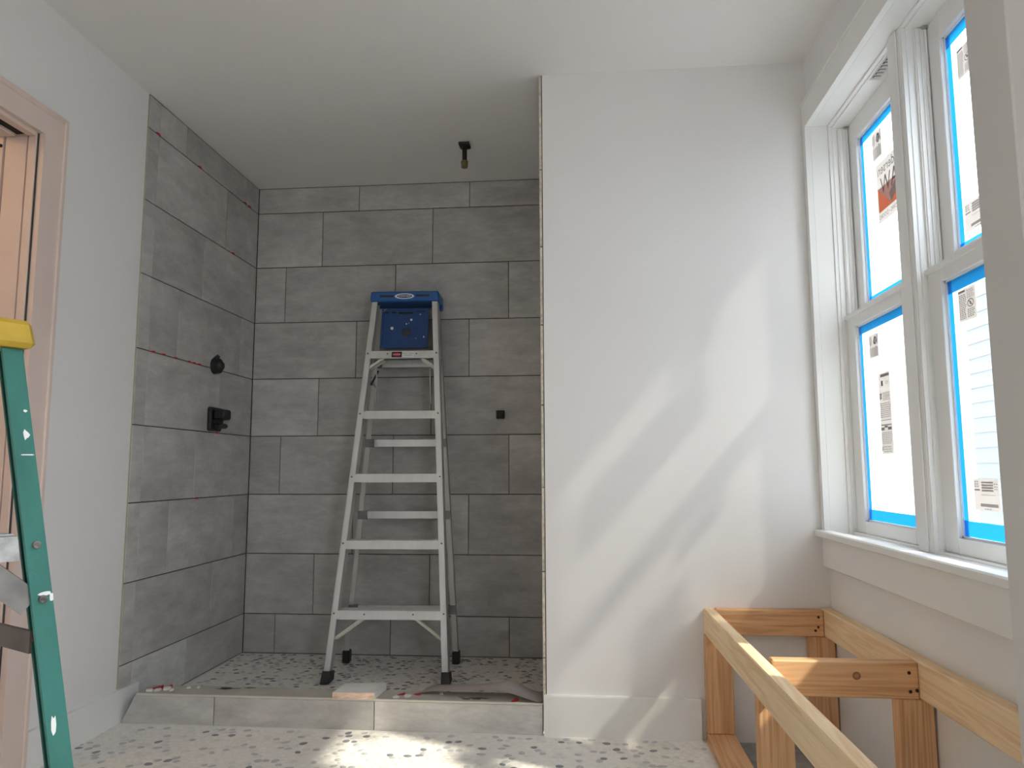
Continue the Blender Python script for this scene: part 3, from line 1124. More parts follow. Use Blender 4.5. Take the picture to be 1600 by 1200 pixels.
# red tile spacers left in the joints
spc = None
J1, J2_, J4, J5_, J6_ = 2.3579, 2.0499, 1.4339, 1.1259, 0.8179
for y, z, lab in ((2.8714, J1, 'red spacer in the topmost joint of the left tiled wall, nearest the white plaster'),
                  (3.2208, J1, 'red spacer in the topmost joint of the left tiled wall, about midway along'),
                  (3.7009, J1, 'red spacer in the topmost joint, front one of the pair near the back corner'),
                  (3.7552, J1, 'red spacer in the topmost joint, the one closest to the back corner'),
                  (3.5871, J2_, 'lone red spacer in the second joint from the ceiling on the left tiled wall'),
                  (2.9191, J4, 'first red spacer from the plaster in the joint of the round black plug'),
                  (2.9959, J4, 'second red spacer from the plaster in the joint of the round black plug'),
                  (3.0922, J4, 'third red spacer from the plaster in the joint of the round black plug'),
                  (3.206, J4, 'fourth red spacer from the plaster in the joint of the round black plug'),
                  (3.2512, J4, 'fifth red spacer from the plaster in the joint of the round black plug'),
                  (3.2977, J4, 'red spacer nearest the round black plug in its joint'),
                  (3.4915, J5_, 'red spacer in the joint just below the square black valve'),
                  (3.3293, J6_, 'lone red spacer in the joint next below that of the square valve')):
    if spc is None:
        bm = bmesh.new()
        prism(bm, [(-0.004, -0.016, -0.0019), (-0.004, 0.016, -0.0019), (-0.004, 0.014, 0.0019), (-0.004, -0.014, 0.0019)], (0.009, 0, 0))
        box(bm, 0.003, 0.006, -0.008, 0.009, -0.0040, 0.0040)
        spc = finish('tile_spacer', bm, RED)
        o = spc
    else:
        o = spc.copy()
        COL.objects.link(o)
    o.location = (XL + 0.0050, y, z)
    tag(o, lab, 'spacer', 'red tile spacers on the left wall')

# ------------------------------------------------------------------ bits lying on the curb
clip0 = None


def red_bit(x, y, rz, label, s=1.0):
    bm = bmesh.new()
    prism(bm, [(-0.018 * s, -0.006 * s, 0), (0.018 * s, -0.006 * s, 0), (0.018 * s, -0.006 * s, 0.010 * s), (-0.010 * s, -0.006 * s, 0.003 * s)], (0, 0.012 * s, 0))
    o = finish('tile_wedge', bm, RED)
    o.location = (x, y, ZCT + 0.0002)
    o.rotation_euler = (0, 0, rz)
    tag(o, label, 'wedge')


def white_bit(x, y, rz, label, s=1.0, group=None):
    bm = bmesh.new()
    pts = []
    for k in range(7):
        t = 2 * math.pi * k / 7
        q = random.uniform(0.6, 1.1)
        pts.append((math.cos(t) * 0.014 * s * q, math.sin(t) * 0.011 * s * q, 0))
    prism(bm, pts, (0, 0, 0.006 * s))
    o = finish('plaster_crumb', bm, SCRAPW)
    o.location = (x, y, ZCT + 0.0002)
    o.rotation_euler = (0, 0, rz)
    tag(o, label, 'crumb', group)


red_bit(-1.645, 2.880, 0.2, 'red wedge lying at the left end of the curb', 1.3)
red_bit(-1.612, 2.898, 0.7, 'second red wedge at the left end of the curb, nearer the shower', 1.0)
red_bit(-0.678, 2.878, 0.1, 'left of the two red wedges on the curb right of the white board', 0.8)
red_bit(-0.620, 2.884, -0.3, 'right of the two red wedges on the curb right of the white board', 0.8)
red_bit(-0.247, 2.828, 0.9, 'red wedge on the curb under the curled grey paper', 0.9)
G = 'white crumbs at the left end of the curb'
for x, y, sz, lab in ((-1.655, 2.850, 1.2, 'white plaster crumb at the far left of the curb, before the red wedges'),
                      (-1.600, 2.872, 1.4, 'largest white plaster crumb, just right of the red wedges at the left end'),
                      (-1.575, 2.862, 1.0, 'white plaster crumb right beside the largest one at the left end of the curb'),
                      (-1.525, 2.900, 0.8, 'small white plaster crumb between the left red wedges and the brown smudge'),
                      (-1.490, 2.908, 0.8, 'small white plaster crumb closest to the brown smudge on the curb'),
                      (-1.628, 2.858, 1.0, 'white plaster crumb in front of the red wedges at the left end of the curb')):
    white_bit(x, y, x * 9, lab, sz, G)
G = 'white crumbs beside the white board'
for x, y, sz, lab in ((-0.648, 2.858, 1.1, 'white plaster crumb between the two red wedges right of the board'),
                      (-0.690, 2.842, 0.9, 'white plaster crumb just right of the white board offcut'),
                      (-0.530, 2.898, 0.8, 'white plaster crumb at the left tip of the curled paper')):
    white_bit(x, y, x * 9, lab, sz, G)

board = thing('board_offcut', (-0.838, 2.870, ZCT + 0.0002), 'short white primed board offcut lying on the curb, orange end grain forward', 'board', rz=0.05)
bm = bmesh.new()
prism(bm, [(-0.085, -0.062, 0), (0.072, -0.062, 0), (0.090, 0.066, 0), (-0.066, 0.066, 0)], (0, 0, 0.024))
finish('body', bm, PRIMED, board)
bm = bmesh.new()
prism(bm, [(-0.0845, -0.0622, 0.0015), (0.0715, -0.0622, 0.0015), (0.0715, -0.0622, 0.021), (0.02, -0.0622, 0.0232), (-0.0845, -0.0622, 0.021)], (0, -0.0012, 0))
finish('end_grain', bm, ENDGRAIN, board)

# curled paper sheet
bm = bmesh.new()
NU, NV = 24, 6
ridge = [(0.0, 0.003), (0.10, 0.014), (0.3, 0.020), (0.5, 0.027), (0.62, 0.036), (0.71, 0.052), (0.82, 0.030), (0.92, 0.016), (1.0, 0.002)]


def rz_(u):
    for (a, ha), (b, hb) in zip(ridge, ridge[1:]):
        if u <= b:
            return ha + (hb - ha) * (u - a) / (b - a)
    return 0.0


grid = []
for i in range(NU + 1):
    u = i / NU
    row = []
    for j in range(NV + 1):
        v = j / NV
        hgt = rz_(u) * math.sin(math.pi * (0.12 + 0.80 * v)) ** 1.0
        lift = 0.012 * (1 - v) * math.sin(math.pi * u)
        x = -0.235 + 0.47 * u + 0.015 * v
        y = -0.062 + 0.124 * v + 0.05 * (u - 0.5) ** 2 - 0.035 * (u > 0.7) * (u - 0.7)
        row.append(bm.verts.new((x, y, 0.0015 + hgt * 1.0 + lift * 1.7)))
    grid.append(row)
for i in range(NU):
    for j in range(NV):
        bm.faces.new((grid[i][j], grid[i + 1][j], grid[i + 1][j + 1], grid[i][j + 1]))
ret = bmesh.ops.solidify(bm, geom=list(bm.faces), thickness=0.0012)
paper = finish('paper_sheet', bm, PAPER, None, True)
paper.location = (-0.375, 2.905, ZCT + 0.0005)
paper.rotation_euler = (0, 0, -0.16)
tag(paper, 'curled grey paper sheet lying on the right half of the curb', 'paper')

# ------------------------------------------------------------------ aluminium step ladder leaning closed against the tiled wall
LX, LY, LZ = -0.863, 3.350, ZSF - 0.0005
lad = thing('step_ladder', (LX, LY, LZ), 'tall aluminium step ladder with blue top leaning in the shower', 'ladder', rz=math.radians(2.4))
LEAN = math.atan2(0.33, 1.78)
SA, CA = math.sin(LEAN), math.cos(LEAN)


def FR(x, s, n):
    return Vector((x, s * SA + n * CA, s * CA - n * SA))


def halfw(s):
    return 0.281 - (0.281 - 0.168) * s / 1.82


for sg in (-1, 1):
    bm = bmesh.new()

    def seg(x0a, x1a, n0, n1, s0=0.03, s1=1.83):
        a = [FR(sg * (halfw(s0) - x), s0, n) for x, n in ((x0a, n0), (x1a, n0), (x1a, n1), (x0a, n1))]
        b = [FR(sg * (halfw(s1) - x), s1, n) for x, n in ((x0a, n0), (x1a, n0), (x1a, n1), (x0a, n1))]
        va = [bm.verts.new(p) for p in a]
        vb = [bm.verts.new(p) for p in b]
        bm.faces.new(va)
        bm.faces.new(vb)
        for i in range(4):
            bm.faces.new((va[i], va[(i + 1) % 4], vb[(i + 1) % 4], vb[i]))
    seg(0, 0.028, 0, 0.003)
    seg(0, 0.003, 0, 0.068)
    seg(0, 0.024, 0.065, 0.068)
    finish('front_rail', bm, ALU, lad)
    # rubber foot
    bm = bmesh.new()
    a = [FR(sg * (halfw(0.05) - x) + sg * 0.003, 0.052, n) for x, n in ((-0.001, -0.004), (0.033, -0.004), (0.033, 0.072), (-0.001, 0.072))]
    b = [Vector((sg * (0.284 - x), y, 0.0005)) for x, y in ((-0.004, -0.012), (0.036, -0.012), (0.036, 0.072), (-0.004, 0.072))]
    va = [bm.verts.new(p) for p in a]
    vb = [bm.verts.new(p) for p in b]
    bm.faces.new(va)
    bm.faces.new(vb)
    for i in range(4):
        bm.faces.new((va[i], va[(i + 1) % 4], vb[(i + 1) % 4], vb[i]))
    finish('foot', bm, BLACK, lad)

for k in range(5):
    s = 0.309 + 0.3115 * k
    w = halfw(s) - 0.0265 + (0.012 if k == 0 else 0.004)
    p = FR(0, s, -0.001)
    y0, z = p.y, p.z
    bm = bmesh.new()
    h = 0.038
    dy = h * SA / CA
    prism(bm, [(-w, y0, z), (-w, y0 + 0.003, z), (-w, y0 + 0.003 - dy, z - h), (-w, y0 - dy, z - h)], (2 * w, 0, 0))
    box(bm, -w, w, y0 + 0.003, y0 + 0.078, z - 0.003, z)
    box(bm, -w, w, y0 + 0.075, y0 + 0.078, z - 0.028, z - 0.003)
    for q in range(5):
        box(bm, -w, w, y0 + 0.010 + q * 0.014, y0 + 0.013 + q * 0.014, z, z + 0.0018)
    st = finish('step', bm, ALU, lad)
    bm = bmesh.new()
    for sg in (-1, 1):
        c = FR(sg * (halfw(s) - 0.012), s - 0.012, 0)
        cyl(bm, c + Vector((0, -0.004 * CA, 0.004 * SA)), c, 0.0045, seg=8)
        if k in (0, 4):
            c = Vector((sg * w * 0.45, y0 - dy * 0.4, z - 0.015))
            cyl(bm, c + Vector((0, -0.003, 0)), c, 0.004, seg=8)
    finish('rivet', bm, RIVET, st)
    if k == 4:
        bm = bmesh.new()
        yy = lambda zz: y0 - (z - zz) * SA / CA - 0.0012

        def lab(x0, x1, z0, z1, off, mi):
            vs = [bm.verts.new((x, yy(zz) - off, zz)) for x, zz in ((x0, z0), (x1, z0), (x1, z1), (x0, z1))]
            bm.faces.new(vs).material_index = mi
        lab(-0.050, 0.060, z - 0.033, z - 0.005, 0.0002, 1)
        lab(-0.052, 0.000, z - 0.033, z - 0.005, 0.0005, 0)
        ov = [(-0.026 + 0.019 * math.cos(t), z - 0.019 + 0.009 * math.sin(t)) for t in [i * math.pi / 8 for i in range(16)]]
        bm.faces.new([bm.verts.new((x, yy(zz) - 0.0008, zz)) for x, zz in ov]).material_index = 2
        M = Matrix(((1, 0, 0, -0.026), (0, 0, 0, yy(z - 0.019) - 0.0014), (0, 1, 0, z - 0.019), (0, 0, 0, 1)))
        text_into(bm, 'DANGER', 0.0095, M, 1)
        M = Matrix(((1, 0, 0, 0.030), (0, 0, 0, yy(z - 0.014) - 0.0014), (0, 1, 0, z - 0.013), (0, 0, 0, 1)))
        text_into(bm, 'DO NOT STAND', 0.0075, M, 0)
        M = Matrix(((1, 0, 0, 0.030), (0, 0, 0, yy(z - 0.024) - 0.0014), (0, 1, 0, z - 0.023), (0, 0, 0, 1)))
        text_into(bm, 'ON OR ABOVE', 0.0065, M, 0)
        lb = finish('warning_label', bm, [INK, WHITEINK, REDINK], st)
        tag(lb, 'white warning label with red oval')

# knee braces under the bottom and top steps
for (k, drop, fx) in ((0, 0.125, 0.46), (4, 0.085, 0.52)):
    s = 0.309 + 0.3115 * k
    for sg in (-1, 1):
        bm = bmesh.new()
        for n in (0.012, 0.050):
            a = FR(sg * halfw(s) * fx, s - 0.034, n)
            b = FR(sg * (halfw(s - drop) - 0.022), s - drop, n)
            bar(bm, a, b, 0.012, 0.003, up=(0, 1, 0))
            if k == 0 and n > 0.03 and sg < 0:
                pass
        finish('brace', bm, ZINC, lad)

# blue top cap with slots and oval badge
zc0, zc1 = FR(0, 1.818, 0).z, FR(0, 1.876, 0).z
yc0, yc1 = FR(0, 1.83, 0).y - 0.010, FR(0, 1.83, 0).y + 0.165
bm = bmesh.new()
v = box(bm, -0.174, 0.174, yc0, yc1, zc0 + 0.004, zc1, bevel=0.006)
for q in bm.verts:
    if q.co.z < zc0 + 0.02 and q.co.y < yc0 + 0.02:
        q.co.x *= 1.02
box(bm, 0.140, 0.176, yc1 - 0.06, yc1 - 0.005, zc0 - 0.016, zc0 + 0.02, bevel=0.006)
cap = finish('top_cap', bm, BLUE, lad)
boxes('slot', BLACK, cap, (-0.128, -0.056, yc0 - 0.0012, yc0 + 0.001, zc1 - 0.031, zc1 - 0.021), (0.058, 0.128, yc0 - 0.0012, yc0 + 0.001, zc1 - 0.029, zc1 - 0.019))
bm = bmesh.new()
zm = (zc0 + zc1) / 2 + 0.002
for rx, rz, off, mi in ((0.050, 0.0145, 0.0016, 0), (0.039, 0.0100, 0.0022, 1)):
    pts = [(rx * math.cos(t), yc0 - off, zm + rz * math.sin(t)) for t in [i * math.pi / 12 for i in range(24)]]
    prism(bm, pts, (0, 0.001, 0), mi)
M = Matrix(((1, 0, 0, 0.0), (0, 0, 0, yc0 - 0.0032), (0, 1, 0, zm), (0, 0, 0, 1)))
text_into(bm, 'WERNER', 0.0165, M, 0)
lg = finish('badge', bm, [WHITEINK, BLUE_D], cap)
tag(lg, 'white oval badge')

# rear section: two rails, cross bars, feet
RY_B, RY_T = 0.350, 0.450


def RR(x, z, n=0.0):
    return Vector((x, RY_B + (RY_T - RY_B) * z / 1.78 + n, z))


def rhw(z):
    return 0.285 - (0.285 - 0.160) * z / 1.78


for sg in (-1, 1):
    bm = bmesh.new()
    z0, z1 = 0.03, 1.775
    for xa_, xb_, na, nb in ((0, 0.026, 0, 0.003), (0, 0.003, 0, 0.034)):
        va = [bm.verts.new(RR(sg * (rhw(z0) - x), z0, n)) for x, n in ((xa_, na), (xb_, na), (xb_, nb), (xa_, nb))]
        vb = [bm.verts.new(RR(sg * (rhw(z1) - x), z1, n)) for x, n in ((xa_, na), (xb_, na), (xb_, nb), (xa_, nb))]
        bm.faces.new(va)
        bm.faces.new(vb)
        for i in range(4):
            bm.faces.new((va[i], va[(i + 1) % 4], vb[(i + 1) % 4], vb[i]))
    finish('rear_rail', bm, ALU_D, lad)
    bm = bmesh.new()
    e = RR(sg * (rhw(0.03) - 0.013), 0.03, 0.016)
    box(bm, e.x - 0.018, e.x + 0.018, e.y - 0.022, e.y + 0.024, 0.0005, 0.060, bevel=0.004)
    finish('foot', bm, BLACK, lad)
for z in (0.255, 0.712, 1.073, 1.486):
    bm = bmesh.new()
    w = rhw(z) - 0.003
    a, b = RR(-w + 0.045, z, 0.012), RR(w - 0.02, z, 0.012)
    bar(bm, a, b, 0.020, 0.036)
    rb = finish('rear_bar', bm, ALU, lad)
    bm = bmesh.new()
    for sg in (-1, 1):
        c = RR(sg * (w - 0.022), z, 0.008)
        box(bm, c.x - 0.022, c.x + 0.022, c.y - 0.016, c.y + 0.012, c.z - 0.021, c.z + 0.021)
    finish('end_bracket', bm, RIVET, rb)
# spreader arms hanging folded
for sg in (-1, 1):
    bm = bmesh.new()
    a = FR(sg * 0.135, 1.475, 0.05)
    bar(bm, a, a + Vector((sg * 0.004, 0.015, -0.175)), 0.004, 0.010, up=(0, 1, 0))
    bar(bm, FR(sg * (halfw(1.44) - 0.006), 1.43, 0.072), RR(sg * (rhw(1.38) - 0.03), 1.36), 0.004, 0.014, up=(1, 0, 0))
    finish('spreader', bm, ALU_D, lad)
bm = bmesh.new()
bar(bm, FR(-0.128, 1.470, 0.06), FR(-0.166, 1.400, 0.075), 0.006, 0.016, up=(0, 1, 0))
finish('latch', bm, BLACK, lad)
# blue paint shelf folded down under the cap
bm = bmesh.new()
zb, zt = 1.548, 1.762
yb, yt = 0.318, 0.362


def SH(x, z, o=0.0):
    t = (z - zb) / (zt - zb)
    return Vector((x, yb + (yt - yb) * t + o, z))


cxh, czh, rh = 0.010, 1.632, 0.021
ow = [(-0.122, zb), (0.122, zb), (0.116, zt), (-0.116, zt)]
NS = 32
hole, outer = [], []
for i in range(NS):
    t = 2 * math.pi * (i + 0.5) / NS
    hole.append((cxh + rh * math.cos(t), czh + rh * math.sin(t)))
    c, s_ = math.cos(t), math.sin(t)
    k = min([((0.120 - cxh) / c if c > 0 else (-0.120 - cxh) / c) if abs(c) > 1e-6 else 9,
             ((zt - czh) / s_ if s_ > 0 else (zb - czh) / s_) if abs(s_) > 1e-6 else 9])
    outer.append((cxh + k * c, czh + k * s_))
layers = []
for off in (0.0, 0.010):
    layers.append(([bm.verts.new(SH(x, z, off)) for x, z in hole], [bm.verts.new(SH(x, z, off)) for x, z in outer]))
(h0, o0), (h1, o1) = layers
for i in range(NS):
    j = (i + 1) % NS
    bm.faces.new((h0[i], h0[j], o0[j], o0[i]))
    bm.faces.new((h1[i], o1[i], o1[j], h1[j]))
    bm.faces.new((h0[i], h1[i], h1[j], h0[j]))
    bm.faces.new((o0[i], o0[j], o1[j], o1[i]))
# raised rim and ring
for (xa_, xb_, za, zz) in ((-0.121, -0.113, zb, zt), (0.113, 0.121, zb, zt), (-0.121, 0.121, zb, zb + 0.007)):
    prism(bm, [SH(xa_, za, -0.006), SH(xb_, za, -0.006), SH(xb_, zz, -0.006), SH(xa_, zz, -0.006)], (0, 0.006, 0))
for i in range(NS):
    t0, t1 = 2 * math.pi * i / NS, 2 * math.pi * (i + 1) / NS
    prism(bm, [SH(cxh + r * math.cos(t), czh + r * math.sin(t), -0.003) for r, t in ((0.030, t0), (0.034, t0), (0.034, t1), (0.030, t1))], (0, 0.003, 0))
shelf = finish('paint_shelf', bm, BLUE_S, lad)
bm = bmesh.new()
for (xa_, xb_, za, zz) in ((-0.105, -0.085, 1.735, 1.745), (-0.070, -0.048, 1.735, 1.746), (-0.035, 0.040, 1.731, 1.743), (0.055, 0.105, 1.742, 1.747)):
    prism(bm, [SH(xa_, za, -0.0012), SH(xb_, za, -0.0012), SH(xb_, zz, -0.0012), SH(xa_, zz, -0.0012)], (0, 0.001, 0))
finish('slot', bm, BLACK, shelf)
bm = bmesh.new()
for x, z, r in ((0.032, 1.700, 0.006), (-0.065, 1.655, 0.008), (0.008, 1.678, 0.0035), (0.077, 1.729, 0.003), (0.100, 1.608, 0.004), (0.06, 1.600, 0.002), (0.02, 1.682, 0.002)):
    cyl(bm, SH(x, z, -0.002), SH(x, z, -0.0002), r, seg=9)
finish('paint_spot', bm, PAINT, shelf)

# ------------------------------------------------------------------ wooden tub frame under the windows
tub = thing('tub_frame', (0.44, 1.32, ZFL - 0.006), 'raw lumber tub frame of nailed boards under the windows', 'wooden frame')
TB = Vector(tub.location)


def lumber(name, p0, p1, w, t, up, mat, lift=0.0):
    """board from p0 to p1 (centre line, world); local X along it; w measured along 'up', t the other way"""
    p0, p1 = Vector(p0) - TB, Vector(p1) - TB
    L = (p1 - p0).length
    bm = bmesh.new()
    box(bm, -L / 2, L / 2, -t / 2, t / 2, -w / 2, w / 2, bevel=0.003)
    o = finish(name, bm, mat, tub)
    ax = (p1 - p0).normalized()
    s = Vector(up).cross(ax).normalized()
    u = ax.cross(s).normalized()
    o.matrix_local = Matrix(((ax.x, s.x, u.x, 0), (ax.y, s.y, u.y, 0), (ax.z, s.z, u.z, 0), (0, 0, 0, 1)))
    o.location = (p0 + p1) / 2
    return o


def nails(o, *pts, r=0.0045):
    """nail heads given in board-local coordinates with an outward axis: (x, y, z, axis)"""
    for x, y, z, ax in pts:
        bm = bmesh.new()
        a = Vector(ax)
        cyl(bm, Vector((x, y, z)) - a * 0.001, Vector((x, y, z)) + a * 0.0012, r, seg=8)
        finish('nail', bm, NAIL, o)


def knot(o, x, y, z, ax, r):
    a = Vector(ax)
    bm = bmesh.new()
    cyl(bm, Vector((x, y, z)) - a * 0.002, Vector((x, y, z)) + a * 0.0006, r, r * 0.96, seg=14)
    cyl(bm, Vector((x, y, z)) - a * 0.002, Vector((x, y, z)) + a * 0.0010, r * 0.55, r * 0.5, seg=10, mi=1)
    finish('knot', bm, [KNOT, KNOT_D], o)


KNOT = new_mat('knot_wood', (0.30, 0.13, 0.06), 0.6)
KNOT_D = new_mat('knot_core', (0.40, 0.20, 0.10), 0.6)
ZT = 0.4475
W2, T2 = 0.089, 0.038
# top boards
left_top = lumber('top_rail', (0.4745, 1.305, ZT - W2 / 2), (0.4565, YF - 0.003, ZT - W2 / 2), W2, T2, (0, 0, 1), WOOD)
back_top = lumber('ledger', (XR - 0.0195, 1.305, 0.466 - W2 / 2), (XR - 0.0195, YF - 0.003, ZT + 0.004 - W2 / 2), W2 + 0.004, T2, (0, 0, 1), WOOD)
far_cross = lumber('crossbeam', (0.476, YF - 0.022, ZT + 0.003 - W2 / 2), (XR - 0.0395, YF - 0.022, ZT + 0.003 - W2 / 2), W2, T2, (0, 0, 1), WOOD_R)
YM = 2.035
mid_cross = lumber('crossbeam', (0.4865, YM + 0.019, 0.456 - W2 / 2), (XR - 0.0395, YM + 0.019, 0.456 - W2 / 2), W2, T2, (0, 0, 1), WOOD_R)
# posts
zb0 = ZFL - 0.006
post_fl = lumber('post', (0.4815, YF - 0.024, zb0 + 0.039), (0.4815, YF - 0.024, ZT - W2 - 0.001), W2 + 0.004, T2, (1, 0, 0), WOOD_R)
post_fr = lumber('post', (0.835, YF - 0.024, zb0), (0.835, YF - 0.024, ZT - W2 + 0.002), W2, T2, (1, 0, 0), WOOD_R)
post_ml = lumber('post', (0.4905, YM + 0.019, zb0 + 0.039), (0.4905, YM + 0.019, 0.456 - W2 - 0.001), W2, T2, (1, 0, 0), WOOD_R)
post_mr = lumber('post', (0.834, YM + 0.019, zb0), (0.834, YM + 0.019, 0.456 - W2 - 0.001), W2, T2, (1, 0, 0), WOOD_R)
bot = lumber('bottom_plate', (0.4815, 1.305, zb0 + 0.0195), (0.4815, YF - 0.003, zb0 + 0.0195), W2 + 0.004, T2, (1, 0, 0), WOOD_R)
lc = (XR - 0.0395 - 0.476) / 2
nails(far_cross, (lc - 0.018, -T2 / 2, 0.022, (0, -1, 0)), (lc - 0.020, -T2 / 2, -0.012, (0, -1, 0)), (lc - 0.030, -T2 / 2, -0.024, (0, -1, 0)))
lm = (XR - 0.0395 - 0.4865) / 2
nails(mid_cross, (lm - 0.023, -T2 / 2, 0.020, (0, -1, 0)), (lm - 0.022, -T2 / 2, -0.026, (0, -1, 0)), (lm - 0.006, -T2 / 2, -0.023, (0, -1, 0)))
knot(mid_cross, 0.028, -T2 / 2, 0.010, (0, -1, 0), 0.0105)
Lp = (ZT - W2 - 0.001 - zb0 - 0.039)


def face_sign(o):
    """local y of a post points to or from the viewer"""
    return -1 if (o.matrix_local.to_3x3() @ Vector((0, 1, 0))).y > 0 else 1


fs = face_sign(post_fl)
ps = post_fl.matrix_local.to_3x3() @ Vector((0, 0, 1))
zs = 1 if ps.x > 0 else -1
nails(post_fl, (Lp / 2 - 0.025, fs * T2 / 2, zs * -0.030, (0, fs, 0)), (Lp / 2 - 0.13, fs * T2 / 2, zs * 0.005, (0, fs, 0)), (-Lp / 2 + 0.02, fs * T2 / 2, zs * -0.028, (0, fs, 0)))
knot(post_fl, -Lp / 2 + 0.055, fs * T2 / 2, zs * -0.018, (0, fs, 0), 0.011)
ll = left_top.matrix_local.to_3x3()
ysl = 1 if (ll @ Vector((0, 1, 0))).x < 0 else -1
for x, z in ((0.25, 0.01), (0.25, -0.025), (0.02, 0.015), (-0.05, -0.02)):
    nails(left_top, (x, ysl * T2 / 2, z, (0, ysl, 0)), r=0.003)
lb_ = back_top.matrix_local.to_3x3()
ysb = 1 if (lb_ @ Vector((0, 1, 0))).x < 0 else -1
for x, z in ((-0.42, 0.005), (-0.36, -0.026), (-0.10, 0.02), (0.66, -0.02)):
    nails(back_top, (x, ysb * T2 / 2, z, (0, ysb, 0)), r=0.0035)
knot(back_top, -0.30, ysb * T2 / 2, 0.030, (0, ysb, 0), 0.008)
# paint smears on the right posts
random.seed(21)
for o, lenz in ((post_mr, 0.456 - W2 - 0.001 - zb0), (post_fr, ZT - W2 + 0.002 - zb0)):
    fs = face_sign(o)
    zs = 1 if (o.matrix_local.to_3x3() @ Vector((0, 0, 1))).x > 0 else -1
    bm = bmesh.new()
    for (cx0, cz0, rx, rz) in ((lenz / 2 - 0.085, 0.018, 0.022, 0.007), (lenz / 2 - 0.095, 0.016, 0.020, 0.011), (lenz / 2 - 0.035, 0.032, 0.018, 0.007), (lenz / 2 - 0.06, 0.036, 0.025, 0.006)):
        pts = []
        for k in range(12):
            t = 2 * math.pi * k / 12
            q = random.uniform(0.6, 1.15)
            pts.append((cx0 + rx * q * math.cos(t), fs * (T2 / 2 + 0.0002), zs * (cz0 + rz * q * math.sin(t))))
        prism(bm, pts, (0, fs * 0.0006, 0))
    finish('paint_smear', bm, PAINT, o)

# ------------------------------------------------------------------ green step ladder at the left edge
AZ = math.radians(62)
gn = Vector((math.sin(AZ), -math.cos(AZ), 0))
gr = Vector((math.cos(AZ), math.sin(AZ), 0))
# root placed midway between the front feet; local x = along the steps, local -y = towards the front
HB, HT, GH = 0.225, 0.160, 1.10
GX, GY = -0.434, 0.803
gc = Vector((GX, GY, 0)) - gr * HB
gl = thing('green_step_ladder', (gc.x, gc.y, ZFL + 0.004), 'short green fibreglass step ladder with yellow top cut off at the left edge', 'ladder', rz=math.atan2(gr.y, gr.x))
TL = 0.26


def GP(x, z, n=0.0):
    return Vector((x, z * TL + n, z))


def ghw(z):
    return HB - (HB - HT) * z / GH


def rail_seg(bm, sg, P, hw, z0, z1, xa_, xb_, na, nb, mi=0):
    va = [bm.verts.new(P(sg * (hw(z0) - x + 0.012), z0, n)) for x, n in ((xa_, na), (xb_, na), (xb_, nb), (xa_, nb))]
    vb = [bm.verts.new(P(sg * (hw(z1) - x + 0.012), z1, n)) for x, n in ((xa_, na), (xb_, na), (xb_, nb), (xa_, nb))]
    fs_ = [bm.faces.new(va), bm.faces.new(vb)]
    for i in range(4):
        fs_.append(bm.faces.new((va[i], va[(i + 1) % 4], vb[(i + 1) % 4], vb[i])))
    for f in fs_:
        f.material_index = mi


def GRR(x, z, n=0.0):
    return Vector((x, 0.70 - z * 0.33 + n, z))


for sg in (-1, 1):
    bm = bmesh.new()
    rail_seg(bm, sg, GP, ghw, 0.03, GH, 0, 0.024, 0, 0.005, 0)
    rail_seg(bm, sg, GP, ghw, 0.03, GH, 0, 0.004, 0.005, 0.034, 1)
    rail_seg(bm, sg, GP, ghw, 0.03, GH, 0.004, 0.016, 0.030, 0.034, 1)
    fr_ = finish('front_rail', bm, [GREEN, GREEN_D], gl)
    bm = bmesh.new()
    e = GP(sg * ghw(0), 0)
    box(bm, e.x - 0.018, e.x + 0.018, -0.012, 0.050, 0.0, 0.035, bevel=0.004)
    finish('foot', bm, BLACK, gl)
    bm = bmesh.new()
    rail_seg(bm, sg, GRR, ghw, 0.03, GH - 0.01, 0, 0.030, 0.030, 0.034, 0)
    rail_seg(bm, sg, GRR, ghw, 0.03, GH - 0.01, 0, 0.004, 0, 0.030, 1)
    finish('rear_rail', bm, [GREEN, GREEN_D], gl)
    bm = bmesh.new()
    e = GRR(sg * ghw(0), 0)
    box(bm, e.x - 0.022, e.x + 0.022, e.y - 0.005, e.y + 0.045, 0.0, 0.035, bevel=0.004)
    finish('foot', bm, BLACK, gl)
    # paint marks on the visible flange
    if sg > 0:
        bm = bmesh.new()
        for z, dx, a, b in ((0.990, 0.004, 0.004, 0.008), (0.800, 0.004, 0.009, 0.003), (0.795, 0.010, 0.003, 0.005), (1.02, 0.006, 0.003, 0.002), (0.655, -0.004, 0.003, 0.014), (0.965, 0.0, 0.010, 0.0012)):
            pts = []
            for k in range(9):
                t = 2 * math.pi * k / 9
                q = random.uniform(0.5, 1.1)
                pts.append(GP(ghw(z) + dx + a * q * math.cos(t), z + b * q * math.sin(t), -0.0008))
            prism(bm, pts, (0, 0.0007, 0))
        finish('paint_spot', bm, PAINT, fr_)
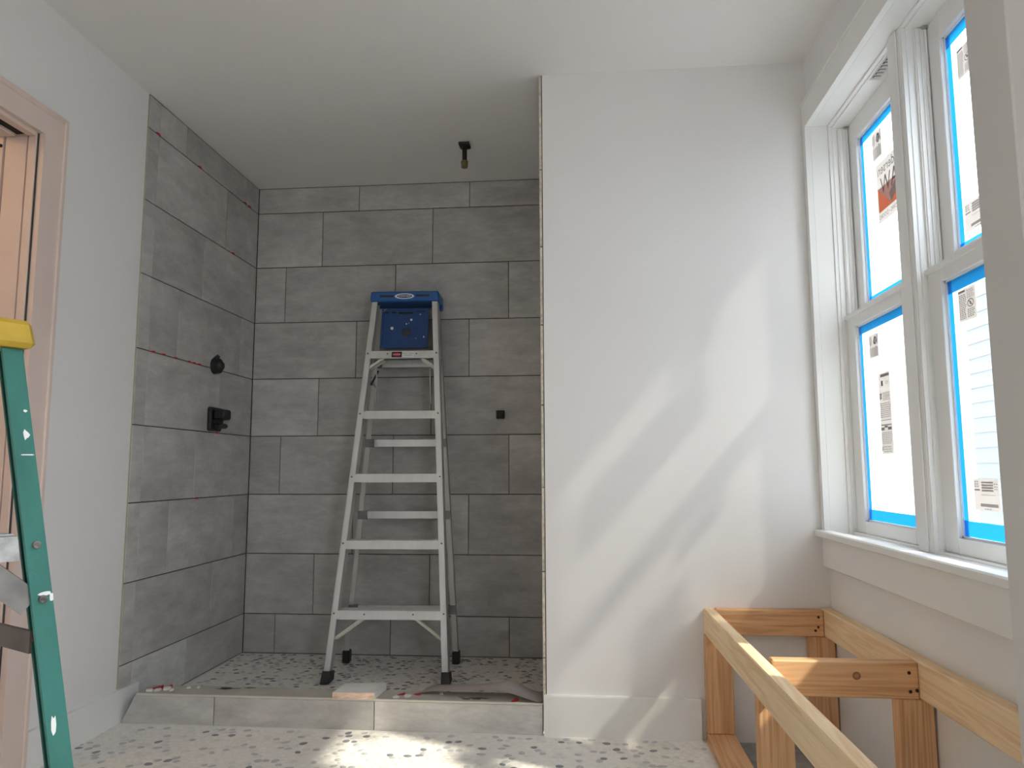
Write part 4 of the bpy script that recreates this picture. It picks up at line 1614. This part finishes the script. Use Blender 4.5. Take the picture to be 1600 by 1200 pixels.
for k, z in enumerate((0.29, 0.58, 0.868)):
    w = ghw(z) - 0.016
    y = z * TL
    bm = bmesh.new()
    box(bm, -w, w, y + 0.004, y + 0.078, z - 0.004, z, bevel=0.001)
    prism(bm, [(-w, y + 0.0055, z), (-w, y + 0.0085, z), (-w, y + 0.0085 - 0.029 * TL, z - 0.029), (-w, y + 0.0055 - 0.029 * TL, z - 0.029)], (2 * w, 0, 0))
    for q in range(4):
        box(bm, -w, w, y + 0.016 + q * 0.015, y + 0.020 + q * 0.015, z, z + 0.002)
    st = finish('step', bm, ALU_W, gl)
    for sg in (-1, 1):
        for zz in (z - 0.012, z - 0.075):
            bm = bmesh.new()
            c = GP(sg * ghw(zz), zz)
            cyl(bm, c + Vector((0, -0.0035, 0.001)), c + Vector((0, 0.001, 0)), 0.0045, 0.0050, seg=12)
            cyl(bm, c + Vector((0, -0.0050, 0.001)), c + Vector((0, -0.0035, 0)), 0.0025, 0.0044, seg=12)
            finish('rivet', bm, STEEL, gl)
        bm = bmesh.new()
        a = Vector((sg * w * 0.62, y + 0.030, z - 0.010))
        b = GP(sg * (ghw(z - 0.08) - 0.008), z - 0.080, 0.012)
        bar(bm, a, b, 0.004, 0.030, up=(0, 0, 1))
        finish('brace', bm, STEEL, gl)
for sg in (-1, 1):
    bm = bmesh.new()
    a = GP(sg * (ghw(0.74) - 0.004), 0.742, 0.030)
    b = GRR(sg * (ghw(0.74) - 0.004), 0.742, 0.01)
    bar(bm, a, b, 0.005, 0.026, up=(0, 0, 1))
    finish('spreader', bm, RUST, gl)
for z in (0.35, 0.68):
    bm = bmesh.new()
    bar(bm, GRR(-ghw(z), z, 0.015), GRR(ghw(z), z, 0.015), 0.018, 0.024)
    finish('rear_bar', bm, ALU_D, gl)
bm = bmesh.new()
yt_ = GP(0, GH).y
box(bm, -0.195, 0.176, yt_ - 0.016, yt_ + 0.175, GH + 0.001, GH + 0.036, bevel=0.006)
for q in bm.verts:
    if q.co.z < GH + 0.01 and q.co.x > 0.1:
        q.co.x += 0.006
finish('top_cap', bm, YELLOW, gl)
